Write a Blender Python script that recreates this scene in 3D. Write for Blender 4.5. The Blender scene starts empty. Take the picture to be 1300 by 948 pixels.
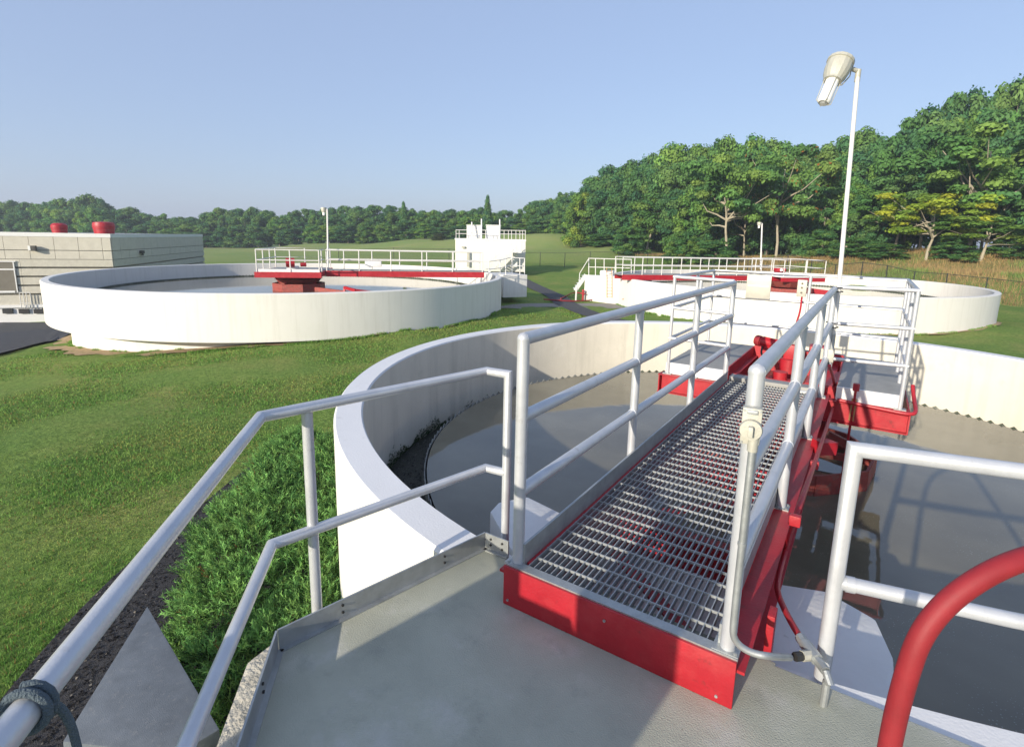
import bpy, bmesh, math, random
import numpy as np
from mathutils import Vector, Matrix, noise
rnd = random.Random(7); rng = np.random.default_rng(11)
SC = bpy.context.scene; COL = SC.collection
rad = math.radians

# ---------------------------------------------------------------- camera
F_PX, YAW, PITCH, ROLL = 683.48, -0.5832, 0.1851, 0.0212
EYE = np.array([0.7566, -1.955, 1.5021])
def cam_axes():
    f = np.array([math.sin(YAW)*math.cos(PITCH), math.cos(YAW)*math.cos(PITCH), -math.sin(PITCH)])
    r = np.array([math.cos(YAW), -math.sin(YAW), 0.0]); u = np.cross(r, f)
    return math.cos(ROLL)*r+math.sin(ROLL)*u, -math.sin(ROLL)*r+math.cos(ROLL)*u, f
RV, UV, FV = cam_axes()
cd = bpy.data.cameras.new('camera'); cam = bpy.data.objects.new('camera', cd); COL.objects.link(cam)
cam.matrix_world = Matrix(((RV[0], UV[0], -FV[0], EYE[0]), (RV[1], UV[1], -FV[1], EYE[1]), (RV[2], UV[2], -FV[2], EYE[2]), (0, 0, 0, 1)))
cd.sensor_width = 36.0; cd.lens = 36.0*F_PX/1300; cd.shift_y = -44.0/1300
cd.clip_start = 0.05; cd.clip_end = 8000
SC.camera = cam

# ---------------------------------------------------------------- world, sun, exposure
SUN_EL, SUN_AZ = rad(17), rad(6)          # light travels towards +Y turned 6 deg to +X
w = bpy.data.worlds.new('World'); SC.world = w; w.use_nodes = True
nt = w.node_tree; nt.nodes.clear()
sky = nt.nodes.new('ShaderNodeTexSky'); sky.sky_type = 'NISHITA'; sky.sun_disc = False
sky.sun_elevation = SUN_EL; sky.sun_rotation = rad(186); sky.air_density = 1.0; sky.dust_density = 1.2; sky.ozone_density = 2.0
bg = nt.nodes.new('ShaderNodeBackground'); bg.inputs[1].default_value = 0.12
wo = nt.nodes.new('ShaderNodeOutputWorld')
veil = nt.nodes.new('ShaderNodeMix'); veil.data_type = 'RGBA'; veil.inputs[0].default_value = .5      # humid summer haze over the clear-sky model
veil.inputs[7].default_value = (3.5, 4.35, 6.6, 1)
nt.links.new(sky.outputs[0], veil.inputs[6]); nt.links.new(veil.outputs[2], bg.inputs[0]); nt.links.new(bg.outputs[0], wo.inputs[0])
sd = bpy.data.lights.new('sun', 'SUN'); sun = bpy.data.objects.new('sun', sd); COL.objects.link(sun)
sd.energy = 5.0; sd.angle = rad(0.5); sd.color = (1.0, 0.90, 0.74)
SDIR = Vector((math.sin(SUN_AZ)*math.cos(SUN_EL), math.cos(SUN_AZ)*math.cos(SUN_EL), -math.sin(SUN_EL)))
sun.rotation_mode = 'QUATERNION'; sun.rotation_quaternion = SDIR.to_track_quat('-Z', 'Y'); sun.location = (0, -20, 20)
SC.view_settings.view_transform = 'Standard'; SC.view_settings.look = 'None'
SC.view_settings.exposure = 0.36; SC.view_settings.gamma = 1.0

# ---------------------------------------------------------------- pixel -> place helpers (photo pixels, 1300 wide)
def ray(u, v): return FV+((u-650)/F_PX)*RV-((v-430)/F_PX)*UV
def pz(u, v, z): d = ray(u, v); return EYE+d*((z-EYE[2])/d[2])
def px_(u, v, x): d = ray(u, v); return EYE+d*((x-EYE[0])/d[0])
def py_(u, v, y): d = ray(u, v); return EYE+d*((y-EYE[1])/d[1])
def pd(u, v, D): d = ray(u, v); return EYE+d*D
def topx(P):
    d = np.asarray(P, float)-EYE; z = d@FV
    return 650+F_PX*(d@RV)/z, 430-F_PX*(d@UV)/z

# ---------------------------------------------------------------- materials
MATS = {}
def mat(name, col, rough=0.6, metal=0.0, var=0.10, vscale=3.0, bump=0.0, bscale=60.0, spots=None, streak=0.0, spec=0.5):
    m = bpy.data.materials.new(name); m.use_nodes = True; N = m.node_tree.nodes; L = m.node_tree.links
    b = N['Principled BSDF']; b.inputs['Roughness'].default_value = rough; b.inputs['Metallic'].default_value = metal
    b.inputs['Specular IOR Level'].default_value = spec
    g = N.new('ShaderNodeNewGeometry')
    n1 = N.new('ShaderNodeTexNoise'); n1.inputs['Scale'].default_value = vscale; n1.inputs['Detail'].default_value = 6; n1.inputs['Roughness'].default_value = .62
    L.new(g.outputs['Position'], n1.inputs['Vector'])
    r1 = N.new('ShaderNodeValToRGB'); c = Vector(col)
    r1.color_ramp.elements[0].position = .30; r1.color_ramp.elements[1].position = .70
    r1.color_ramp.elements[0].color = (*(c*(1-var)), 1); r1.color_ramp.elements[1].color = (*[min(1, k) for k in c*(1+var)], 1)
    L.new(n1.outputs[0], r1.inputs[0]); out = r1.outputs[0]
    for (sc, lo, hi, scale, amt) in ([spots] if spots and not isinstance(spots, list) else spots or []):
        n2 = N.new('ShaderNodeTexNoise'); n2.inputs['Scale'].default_value = scale; n2.inputs['Detail'].default_value = 8; n2.inputs['Roughness'].default_value = .7
        L.new(g.outputs['Position'], n2.inputs['Vector'])
        r2 = N.new('ShaderNodeValToRGB'); r2.color_ramp.elements[0].position = lo; r2.color_ramp.elements[1].position = hi
        r2.color_ramp.elements[1].color = (amt, amt, amt, 1)
        L.new(n2.outputs[0], r2.inputs[0])
        mx = N.new('ShaderNodeMix'); mx.data_type = 'RGBA'; L.new(r2.outputs[0], mx.inputs[0]); L.new(out, mx.inputs[6]); mx.inputs[7].default_value = (*sc, 1); out = mx.outputs[2]
    if streak:
        mp = N.new('ShaderNodeMapping'); mp.inputs['Scale'].default_value = (5, 5, .35); L.new(g.outputs['Position'], mp.inputs['Vector'])
        n3 = N.new('ShaderNodeTexNoise'); n3.inputs['Scale'].default_value = 1.0; n3.inputs['Detail'].default_value = 7; n3.inputs['Roughness'].default_value = .65
        L.new(mp.outputs[0], n3.inputs['Vector'])
        r3 = N.new('ShaderNodeValToRGB'); r3.color_ramp.elements[0].position = .5; r3.color_ramp.elements[1].position = .8; r3.color_ramp.elements[1].color = (streak,)*3+(1,)
        L.new(n3.outputs[0], r3.inputs[0])
        mx = N.new('ShaderNodeMix'); mx.data_type = 'RGBA'; L.new(r3.outputs[0], mx.inputs[0]); L.new(out, mx.inputs[6]); mx.inputs[7].default_value = (.42, .40, .33, 1); out = mx.outputs[2]
    L.new(out, b.inputs['Base Color'])
    if bump:
        n4 = N.new('ShaderNodeTexNoise'); n4.inputs['Scale'].default_value = bscale; n4.inputs['Detail'].default_value = 5
        L.new(g.outputs['Position'], n4.inputs['Vector'])
        bp = N.new('ShaderNodeBump'); bp.inputs['Strength'].default_value = bump; bp.inputs['Distance'].default_value = .02
        L.new(n4.outputs[0], bp.inputs['Height']); L.new(bp.outputs[0], b.inputs['Normal'])
    rr = N.new('ShaderNodeMapRange'); rr.inputs[3].default_value = max(.05, rough-.08); rr.inputs[4].default_value = min(1, rough+.12)
    L.new(n1.outputs[0], rr.inputs[0]); L.new(rr.outputs[0], b.inputs['Roughness'])
    MATS[name] = m; return m
WHITE = mat('white_wall_paint', (.72, .705, .66), .75, var=.03, vscale=1.2, bump=.10, bscale=25, streak=.34, spots=[((.60, .59, .53), .52, .75, .6, .5), ((.42, .38, .30), .72, .75, 26, .5)])
INNER = mat('white_inner_wall_paint', (.68, .64, .54), .8, var=.06, vscale=1.5, bump=.12, bscale=18, streak=.55, spots=[((.30, .33, .22), .58, .78, 1.6, .4), ((.80, .77, .68), .60, .70, .9, .4), ((.28, .24, .17), .70, .74, 20, .6)])
RIM = mat('white_rim_paint', (.72, .72, .72), .75, var=.03, vscale=2.5, bump=.10, bscale=70, spots=[((.40, .39, .36), .62, .72, 7, .45), ((.30, .27, .22), .69, .72, 34, .7)])
BLOCKW = mat('white_block_paint', (.70, .695, .67), .8, var=.05, vscale=4, bump=.15, bscale=30, spots=((.4, .38, .34), .66, .72, 9, .5))
RAILM = mat('silver_rail_paint', (.56, .575, .60), .38, .38, var=.08, vscale=9, bump=.06, bscale=150, spots=[((.34, .33, .31), .60, .72, 14, .5), ((.22, .19, .15), .70, .74, 60, .6)])
WRAIL = mat('white_rail_paint', (.66, .65, .62), .5, 0, var=.04)
RED = mat('red_steel_paint', (.37, .012, .022), .45, 0, var=.18, vscale=5, bump=.10, bscale=90, spots=[((.46, .06, .06), .50, .72, 3.5, .5), ((.16, .02, .02), .60, .70, 16, .7), ((.12, .06, .035), .71, .735, 42, .9), ((.50, .34, .30), .735, .75, 75, .8)])
REDD = mat('weathered_red_paint', (.30, .055, .045), .6, 0, var=.3, vscale=9, bump=.2, bscale=60, spots=((.18, .13, .10), .50, .66, 12, .7))
REDH = mat('red_rubber_hose', (.25, .014, .020), .6, 0, var=.14, vscale=14, bump=.06, bscale=260, spots=((.38, .12, .10), .66, .72, 60, .5))
GALV = mat('galvanised_steel', (.40, .42, .42), .48, .65, var=.14, vscale=14, bump=.05, bscale=120)
GRATE = mat('grating_steel', (.36, .38, .39), .5, .4, var=.12, vscale=16)
PLATE = mat('grey_deck_plate', (.30, .30, .285), .6, .25, var=.12, vscale=8, bump=.1, bscale=80)
CONC = mat('platform_concrete', (.41, .415, .335), .9, 0, spec=.2, var=.13, vscale=2.2, bump=.22, bscale=160, spots=[((.54, .53, .49), .52, .70, 2.4, .7), ((.27, .28, .24), .55, .75, 5.5, .6), ((.60, .58, .52), .66, .70, 60, .7), ((.17, .15, .12), .68, .71, 38, .7), ((.30, .20, .12), .73, .76, 9, .6)])
ROUGHC = mat('rough_concrete', (.45, .42, .35), .95, 0, var=.2, vscale=12, bump=1.0, bscale=45, spots=((.12, .11, .09), .6, .66, 28, .7))
SLABC = mat('shaded_slab_concrete', (.14, .16, .185), .9, 0, spec=.2, var=.14, vscale=8, bump=.25, bscale=200, spots=[((.22, .23, .24), .55, .7, 30, .7), ((.06, .06, .06), .66, .70, 55, .7)])  # blue-grey shade put into the slab's base colour
IVORY = mat('cast_aluminium_paint', (.46, .45, .385), .5, .2, var=.08, vscale=15, bump=.1, bscale=120)
BLACK = mat('black_fitting', (.02, .02, .02), .5)
ROPE = mat('blue_grey_rope', (.11, .15, .18), .9, bump=.8, bscale=260)
PANEL = mat('building_panel_concrete', (.56, .53, .45), .88, 0, var=.07, vscale=2, bump=.35, bscale=14)
PANELB = mat('building_band_concrete', (.52, .495, .42), .9, 0, var=.09, vscale=3, bump=.8, bscale=10)
JOINT = mat('dark_joint', (.24, .22, .175), .9)
TRIM = mat('white_trim', (.72, .72, .71), .6, var=.02)
DARKR = mat('dark_recess', (.085, .08, .07), .8)
BROWN = mat('brown_shutter', (.16, .145, .115), .7)
ASPH = mat('asphalt', (.055, .056, .06), .9, 0, var=.2, vscale=4, bump=.4, bscale=60)
GRAVEL = mat('gravel', (.24, .225, .20), .95, 0, var=.3, vscale=22, bump=.9, bscale=40)
DIRT = mat('bare_earth', (.36, .26, .145), .95, 0, var=.3, vscale=6, bump=.6, bscale=20)
MULCH = mat('dark_mulch', (.040, .038, .040), .95, 0, var=.6, vscale=45, bump=.7, bscale=120, spots=((.20, .19, .17), .64, .69, 75, .8))
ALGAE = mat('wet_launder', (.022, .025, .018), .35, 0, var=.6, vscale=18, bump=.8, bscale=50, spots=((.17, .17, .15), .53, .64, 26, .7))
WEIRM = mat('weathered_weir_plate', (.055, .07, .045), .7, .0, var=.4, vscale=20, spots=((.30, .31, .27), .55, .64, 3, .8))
MOSS = mat('green_algae', (.04, .075, .022), .9, 0, var=.5, vscale=20, bump=1, bscale=60)
FENCEM = mat('black_fence_metal', (.03, .035, .03), .6, .2)
BARK = mat('grey_bark', (.15, .125, .095), .95, 0, var=.3, vscale=3, bump=.8, bscale=8)
PALEB = mat('pale_bark', (.36, .32, .24), .9, 0, var=.2, vscale=2, bump=.5, bscale=8)
YELLOW = mat('yellow_paint', (.60, .30, .10), .6)
YHOSE = mat('tan_hose', (.45, .26, .12), .6)
LENS = mat('frosted_lamp_glass', (.82, .82, .80), .25, 0, var=.02)

def water_mat(name, col, rough=.045):
    m = bpy.data.materials.new(name); m.use_nodes = True; N = m.node_tree.nodes; L = m.node_tree.links; b = N['Principled BSDF']
    g = N.new('ShaderNodeNewGeometry')
    n1 = N.new('ShaderNodeTexNoise'); n1.inputs['Scale'].default_value = .9; n1.inputs['Detail'].default_value = 6; L.new(g.outputs['Position'], n1.inputs['Vector'])
    r1 = N.new('ShaderNodeValToRGB'); r1.color_ramp.elements[0].position = .35; r1.color_ramp.elements[1].position = .7
    c = Vector(col); r1.color_ramp.elements[0].color = (*(c*.8), 1); r1.color_ramp.elements[1].color = (*(c*1.25), 1); L.new(n1.outputs[0], r1.inputs[0])
    vo = N.new('ShaderNodeTexVoronoi'); vo.inputs['Scale'].default_value = 42; L.new(g.outputs['Position'], vo.inputs['Vector'])   # floating flecks of scum
    n3 = N.new('ShaderNodeTexNoise'); n3.inputs['Scale'].default_value = 2.2; n3.inputs['Detail'].default_value = 3; L.new(g.outputs['Position'], n3.inputs['Vector'])
    mr = N.new('ShaderNodeMapRange'); mr.inputs[1].default_value = .40; mr.inputs[2].default_value = .75; mr.inputs[3].default_value = .06; mr.inputs[4].default_value = .22; L.new(n3.outputs[0], mr.inputs[0])
    lt = N.new('ShaderNodeMath'); lt.operation = 'LESS_THAN'; L.new(vo.outputs['Distance'], lt.inputs[0]); L.new(mr.outputs[0], lt.inputs[1])
    mu = N.new('ShaderNodeMath'); mu.operation = 'MULTIPLY'; mu.inputs[1].default_value = .6; L.new(lt.outputs[0], mu.inputs[0])
    mx = N.new('ShaderNodeMix'); mx.data_type = 'RGBA'; L.new(mu.outputs[0], mx.inputs[0]); L.new(r1.outputs[0], mx.inputs[6]); mx.inputs[7].default_value = (.33, .33, .28, 1)
    L.new(mx.outputs[2], b.inputs['Base Color']); b.inputs['Roughness'].default_value = rough; b.inputs['IOR'].default_value = 1.5
    n2 = N.new('ShaderNodeTexNoise'); n2.inputs['Scale'].default_value = 5; n2.inputs['Detail'].default_value = 2; L.new(g.outputs['Position'], n2.inputs['Vector'])
    bp = N.new('ShaderNodeBump'); bp.inputs['Strength'].default_value = .05; bp.inputs['Distance'].default_value = .02; L.new(n2.outputs[0], bp.inputs['Height']); L.new(bp.outputs[0], b.inputs['Normal'])
    return m
WATER = water_mat('murky_tank_water', (.155, .142, .100), .035)

def leaf_mat(name, trans=.38):
    m = bpy.data.materials.new(name); m.use_nodes = True; N = m.node_tree.nodes; L = m.node_tree.links
    N.remove(N['Principled BSDF']); out = N['Material Output']
    at = N.new('ShaderNodeAttribute'); at.attribute_name = 'tone'; oi = N.new('ShaderNodeObjectInfo')
    mx = N.new('ShaderNodeMix'); mx.data_type = 'RGBA'; mx.blend_type = 'MULTIPLY'; mx.inputs[0].default_value = 1
    L.new(at.outputs['Color'], mx.inputs[6]); L.new(oi.outputs['Color'], mx.inputs[7])
    d = N.new('ShaderNodeBsdfDiffuse'); t = N.new('ShaderNodeBsdfTranslucent'); g = N.new('ShaderNodeBsdfGlossy'); g.inputs['Roughness'].default_value = .6
    ms = N.new('ShaderNodeMixShader'); ms.inputs[0].default_value = trans; ms2 = N.new('ShaderNodeMixShader'); ms2.inputs[0].default_value = .012 if name == 'leaf_green' else .004
    for s in (d, t): L.new(mx.outputs[2], s.inputs['Color'])
    L.new(d.outputs[0], ms.inputs[1]); L.new(t.outputs[0], ms.inputs[2]); L.new(ms.outputs[0], ms2.inputs[1]); L.new(g.outputs[0], ms2.inputs[2]); L.new(ms2.outputs[0], out.inputs['Surface'])
    return m
LEAF = leaf_mat('leaf_green'); BLADE = leaf_mat('grass_blade', .35)

# ---------------------------------------------------------------- object helpers
def wloc(o):
    v = Vector((0, 0, 0))
    while o is not None: v += o.location; o = o.parent
    return v
def tag(o, label=None, cat=None, group=None, kind=None):
    if label: o['label'] = label
    if cat: o['category'] = cat
    if group: o['group'] = group
    if kind: o['kind'] = kind
    return o
def thing(name, loc, label, cat, group=None):
    o = bpy.data.objects.new(name, None); o.empty_display_size = .2; COL.objects.link(o); o.location = Vector(loc)
    return tag(o, label, cat, group)
def link(name, me, parent=None, m=None):
    if m is not None and not me.materials: me.materials.append(m)
    o = bpy.data.objects.new(name, me); COL.objects.link(o); o.parent = parent; return o
def copy_tree(o, parent=None):
    c = o.copy(); COL.objects.link(c); c.parent = parent
    for ch in o.children: copy_tree(ch, c)
    return c
class MB:
    def __init__(s): s.v = []; s.f = []
    def add(s, vs, fs):
        k = len(s.v); s.v += [tuple(map(float, p)) for p in vs]; s.f += [tuple(i+k for i in f) for f in fs]; return s
    def box(s, c, size, ang=0.0, ax=None):
        hx, hy, hz = [a/2 for a in size]; ca, sa = math.cos(ang), math.sin(ang); vs = []
        for dz in (-hz, hz):
            for dx, dy in ((-hx, -hy), (hx, -hy), (hx, hy), (-hx, hy)):
                vs.append((c[0]+dx*ca-dy*sa, c[1]+dx*sa+dy*ca, c[2]+dz))
        return s.add(vs, [(3, 2, 1, 0), (4, 5, 6, 7), (0, 1, 5, 4), (1, 2, 6, 5), (2, 3, 7, 6), (3, 0, 4, 7)])
    def bx(s, x0, x1, y0, y1, z0, z1): return s.box(((x0+x1)/2, (y0+y1)/2, (z0+z1)/2), (abs(x1-x0), abs(y1-y0), abs(z1-z0)))
    def bar(s, a, b, wd, ht, up=(0, 0, 1)):
        a = Vector(a); b = Vector(b); d = (b-a).normalized(); u = Vector(up); r = d.cross(u)
        if r.length < 1e-4: u = Vector((1, 0, 0)); r = d.cross(u)
        r.normalize(); u = r.cross(d).normalized(); vs = []
        for p in (a, b):
            for i, j in ((-1, -1), (1, -1), (1, 1), (-1, 1)): vs.append(p+r*(i*wd/2)+u*(j*ht/2))
        return s.add(vs, [(3, 2, 1, 0), (4, 5, 6, 7), (0, 1, 5, 4), (1, 2, 6, 5), (2, 3, 7, 6), (3, 0, 4, 7)])
    def tube(s, pts, r, n=12, cap=True, r2=None):
        pts = [Vector(p) for p in pts]; k = len(pts); prev = None; rings = []
        for i, p in enumerate(pts):
            if i == 0: d = pts[1]-p
            elif i == k-1: d = p-pts[i-1]
            else: d = (p-pts[i-1]).normalized()+(pts[i+1]-p).normalized()
            d.normalize()
            if prev is None:
                u = Vector((0, 0, 1)) if abs(d.z) < .9 else Vector((1, 0, 0))
                a = d.cross(u).normalized()
            else:
                a = (prev-d*prev.dot(d)).normalized()
            b = d.cross(a); prev = a
            rr = r if r2 is None else r+(r2-r)*i/(k-1)
            if 0 < i < k-1:
                c = (p-pts[i-1]).normalized().dot(d); sc = min(1.6, 1/max(.3, c))
            else: sc = 1
            # miter: stretch along bend normal
            bn = None
            if 0 < i < k-1:
                bn = ((pts[i+1]-p).normalized()-(p-pts[i-1]).normalized())
                bn = bn.normalized() if bn.length > 1e-4 else None
            ring = []
            for t in range(n):
                an = 2*math.pi*t/n; o = (a*math.cos(an)+b*math.sin(an))*rr
                if bn is not None: o = o+bn*(o.dot(bn))*(sc-1)
                ring.append(p+o)
            rings.append(ring)
        base = len(s.v)
        for R in rings: s.v += [tuple(q) for q in R]
        for i in range(k-1):
            for t in range(n):
                a0 = base+i*n+t; a1 = base+i*n+(t+1) % n
                s.f.append((a0, a1, a1+n, a0+n))
        if cap:
            s.f.append(tuple(base+t for t in reversed(range(n)))); s.f.append(tuple(base+(k-1)*n+t for t in range(n)))
        return s
    def lathe(s, c, prof, n=48, a0=0.0, a1=2*math.pi, axis=None, closed_prof=True):
        # prof: list of (r, z); full ring (or arc) about the vertical through c, or about the given axis
        full = abs(a1-a0-2*math.pi) < 1e-6; k = len(prof); m = n if full else n+1; base = len(s.v)
        if axis is not None:
            ax = Vector(axis).normalized(); e = ax.orthogonal().normalized(); g = ax.cross(e)
        for i in range(m):
            an = a0+(a1-a0)*i/n
            for r, z in prof:
                if axis is None: s.v.append((c[0]+r*math.cos(an), c[1]+r*math.sin(an), c[2]+z))
                else: s.v.append(tuple(Vector(c)+e*(r*math.cos(an))+g*(r*math.sin(an))+ax*z))
        for i in range(n):
            j = (i+1) % m
            for t in range(k if closed_prof else k-1):
                t2 = (t+1) % k
                s.f.append((base+i*k+t, base+j*k+t, base+j*k+t2, base+i*k+t2))
        if not full and closed_prof:
            s.f.append(tuple(base+t for t in range(k))); s.f.append(tuple(base+n*k+t for t in reversed(range(k))))
        return s
    def prism(s, poly, z0, z1):
        n = len(poly); z0 = z0 if hasattr(z0, '__len__') else [z0]*n; z1 = z1 if hasattr(z1, '__len__') else [z1]*n
        vs = [(p[0], p[1], z0[i]) for i, p in enumerate(poly)]+[(p[0], p[1], z1[i]) for i, p in enumerate(poly)]
        area = sum(poly[i][0]*poly[(i+1) % n][1]-poly[(i+1) % n][0]*poly[i][1] for i in range(n))
        fs = [tuple(reversed(range(n))), tuple(range(n, 2*n))]+[(i, (i+1) % n, (i+1) % n+n, i+n) for i in range(n)]
        if area < 0: fs = [tuple(reversed(f)) for f in fs]
        return s.add(vs, fs)
    def build(s, name, m, parent=None, bevel=0.0, smooth=None, mesh_only=False):
        me = bpy.data.meshes.new(name); L = wloc(parent) if parent is not None else Vector((0, 0, 0))
        o0 = None
        if parent is None and s.v and not mesh_only:
            xs = np.array(s.v); lo = xs.min(0); hi = xs.max(0); L = Vector(((lo[0]+hi[0])/2, (lo[1]+hi[1])/2, lo[2])); o0 = L
        me.from_pydata([(p[0]-L.x, p[1]-L.y, p[2]-L.z) for p in s.v], [], s.f); me.update()
        bm = bmesh.new(); bm.from_mesh(me)
        bmesh.ops.recalc_face_normals(bm, faces=bm.faces)
        if bevel:
            es = [e for e in bm.edges if len(e.link_faces) == 2 and e.calc_face_angle(0) > .6]
            bmesh.ops.bevel(bm, geom=es, offset=bevel, segments=2, affect='EDGES', profile=.6, clamp_overlap=True)
        bm.to_mesh(me); bm.free()
        me.polygons.foreach_set('use_smooth', [True]*len(me.polygons)); me.set_sharp_from_angle(angle=rad(smooth or 35))
        me.materials.append(m)
        if mesh_only: return me
        o = bpy.data.objects.new(name, me); COL.objects.link(o); o.parent = parent
        if o0 is not None: o.location = o0
        return o
def tri_mesh(name, V, Fa, tone=None, m=None):
    me = bpy.data.meshes.new(name); V = np.asarray(V, np.float32); Fa = np.asarray(Fa, np.int32); k = Fa.shape[1]
    me.vertices.add(len(V)); me.vertices.foreach_set('co', V.ravel())
    me.loops.add(Fa.size); me.loops.foreach_set('vertex_index', Fa.ravel())
    me.polygons.add(len(Fa)); me.polygons.foreach_set('loop_start', np.arange(0, Fa.size, k, dtype=np.int32))
    try: me.polygons.foreach_set('loop_total', np.full(len(Fa), k, np.int32))
    except Exception: pass
    me.update(calc_edges=True)
    if tone is not None:
        a = me.color_attributes.new('tone', 'FLOAT_COLOR', 'POINT'); a.data.foreach_set('color', np.c_[tone, np.ones(len(tone))].astype(np.float32).ravel())
    if m: me.materials.append(m)
    return me

# ---------------------------------------------------------------- layout constants
T1 = np.array([0.0, 5.25]); R1o, R1i, Z1 = 5.25, 4.98, -.216; W1r, W1z = 4.36, -1.105
T2 = np.array([-25.95, 16.94]); R2o, R2b, Z2, DK2 = 11.22, 10.40, -.697, -.42
T3 = np.array([-4.38, 39.54]); R3o, Z3, DK3 = 11.40, -.94, -.63
PZ = -.20                                   # platform top

# ---------------------------------------------------------------- ground
ctrl = []
def cp(x, y, z): ctrl.append((x, y, z))
def cpx(u, v, D): p = pd(u, v, D); ctrl.append(tuple(p))
for a in [(-17.9, 9.0, -2.55), (-14.7, 17.9, -2.35), (-28.9, 6.4, -3.88), (-23.1, 6.6, -3.34), (-20.7, 8.1, -2.97), (-3.6, 0.2, -2.3), (-5.5, 1.0, -2.35), (0, -6, -2.2), (-5, -8, -2.5), (6, 2, -2.3),
          (-6, 8, -2.35), (3, 13, -2.45), (-5, 14, -2.4), (-8.5, 20, -2.5), (-15, 25, -2.5), (-20, 30, -2.5), (8, 30, -2.7), (12, 22, -2.5), (-12, 2, -2.7), (-16, 1, -3.0),
          (-22, 2, -3.5), (-28, 0, -4.1), (-14, -6, -3.0), (-30, -15, -4.4), (-50, -10, -5.2), (-48, 25, -5.6), (-60, 30, -5.5), (-52, 8, -5.9), (-46, 12, -5.8), (-50, 18, -5.8), (20, 10, -2.4), (30, 25, -2.5), (25, -10, -2.3), (-40, 24, -4.6), (-30, 30, -3.0)]: cp(*a)
for a in [(300, 315, 145), (200, 316, 150), (60, 318, 155), (450, 309, 140), (560, 303.5, 130), (650, 297, 120), (700, 296.5, 110), (700, 318, 85), (650, 322, 85), (700, 338, 70), (645, 338, 72), (560, 330, 80), (785, 338, 66), (350, 325, 100), (300, 332, 80),
          (780, 312, 88), (850, 325, 76), (900, 327, 72), (1000, 328, 68), (1000, 345, 48), (1060, 325, 66), (1120, 320, 60), (1200, 316, 58), (1300, 318, 55), (1096, 357, 43), (1206, 378, 40), (1300, 393, 38), (1206, 345, 48), (1300, 350, 45), (1400, 330, 50)]: cpx(*a)
for k in range(16):
    an = 2*math.pi*k/16; cp(400*math.cos(an), 400*math.sin(an), 0.0); cp(1400*math.cos(an), 1400*math.sin(an), 0.0)
def on_wall(u, v, c, R):
    d = ray(u, v); o = EYE[:2]-c; a = d[:2]@d[:2]; b = 2*o@d[:2]; cc = o@o-R*R; D = max(0, b*b-4*a*cc); t = (-b-D**.5)/2/a; return EYE+t*d
for (u, v) in ((1258, 411), (1230, 418), (1200, 423), (1164, 425), (1100, 425), (1050, 424), (1000, 421), (950, 415)): cp(*on_wall(u, v, T3, R3o))
for (u, v) in ((320, 438), (417, 429.5), (514, 414), (597, 404.5), (630, 392)): cp(*on_wall(u, v, T2, R2o))
for (u, v) in ((96, 443), (114, 449.6), (178, 449), (254, 442.5)): cp(*on_wall(u, v, T2, R2b))
for k in range(8):
    for q in (0, 5, 9): a = k*math.pi/4; cp(T3[0]+q*math.cos(a), T3[1]+q*math.sin(a), -2.9); cp(T2[0]+q*math.cos(a), T2[1]+q*math.sin(a), -2.9)
for u, v, z in ((-80, 415, -5.9), (0, 415, -5.9), (45, 415, -5.8), (80, 417, -5.5), (-60, 470, -4.9), (0, 452, -4.9), (40, 443, -4.9), (70, 433, -4.9), (100, 422, -4.8)): cp(*pz(u, v, z))
CT = np.array(ctrl)
def gzs(X, Y):
    X = np.asarray(X, float); Y = np.asarray(Y, float); sh = X.shape; X = X.ravel(); Y = Y.ravel(); out = np.empty(len(X))
    for s in range(0, len(X), 20000):
        dx = X[s:s+20000, None]-CT[None, :, 0]; dy = Y[s:s+20000, None]-CT[None, :, 1]
        d2 = dx*dx+dy*dy; dm = d2.min(1)[:, None]
        W = 1/(d2+4+.05*dm)**1.6
        out[s:s+20000] = (W*CT[None, :, 2]).sum(1)/W.sum(1)
    return out.reshape(sh)
def gz(x, y): return float(gzs([x], [y])[0])

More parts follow.
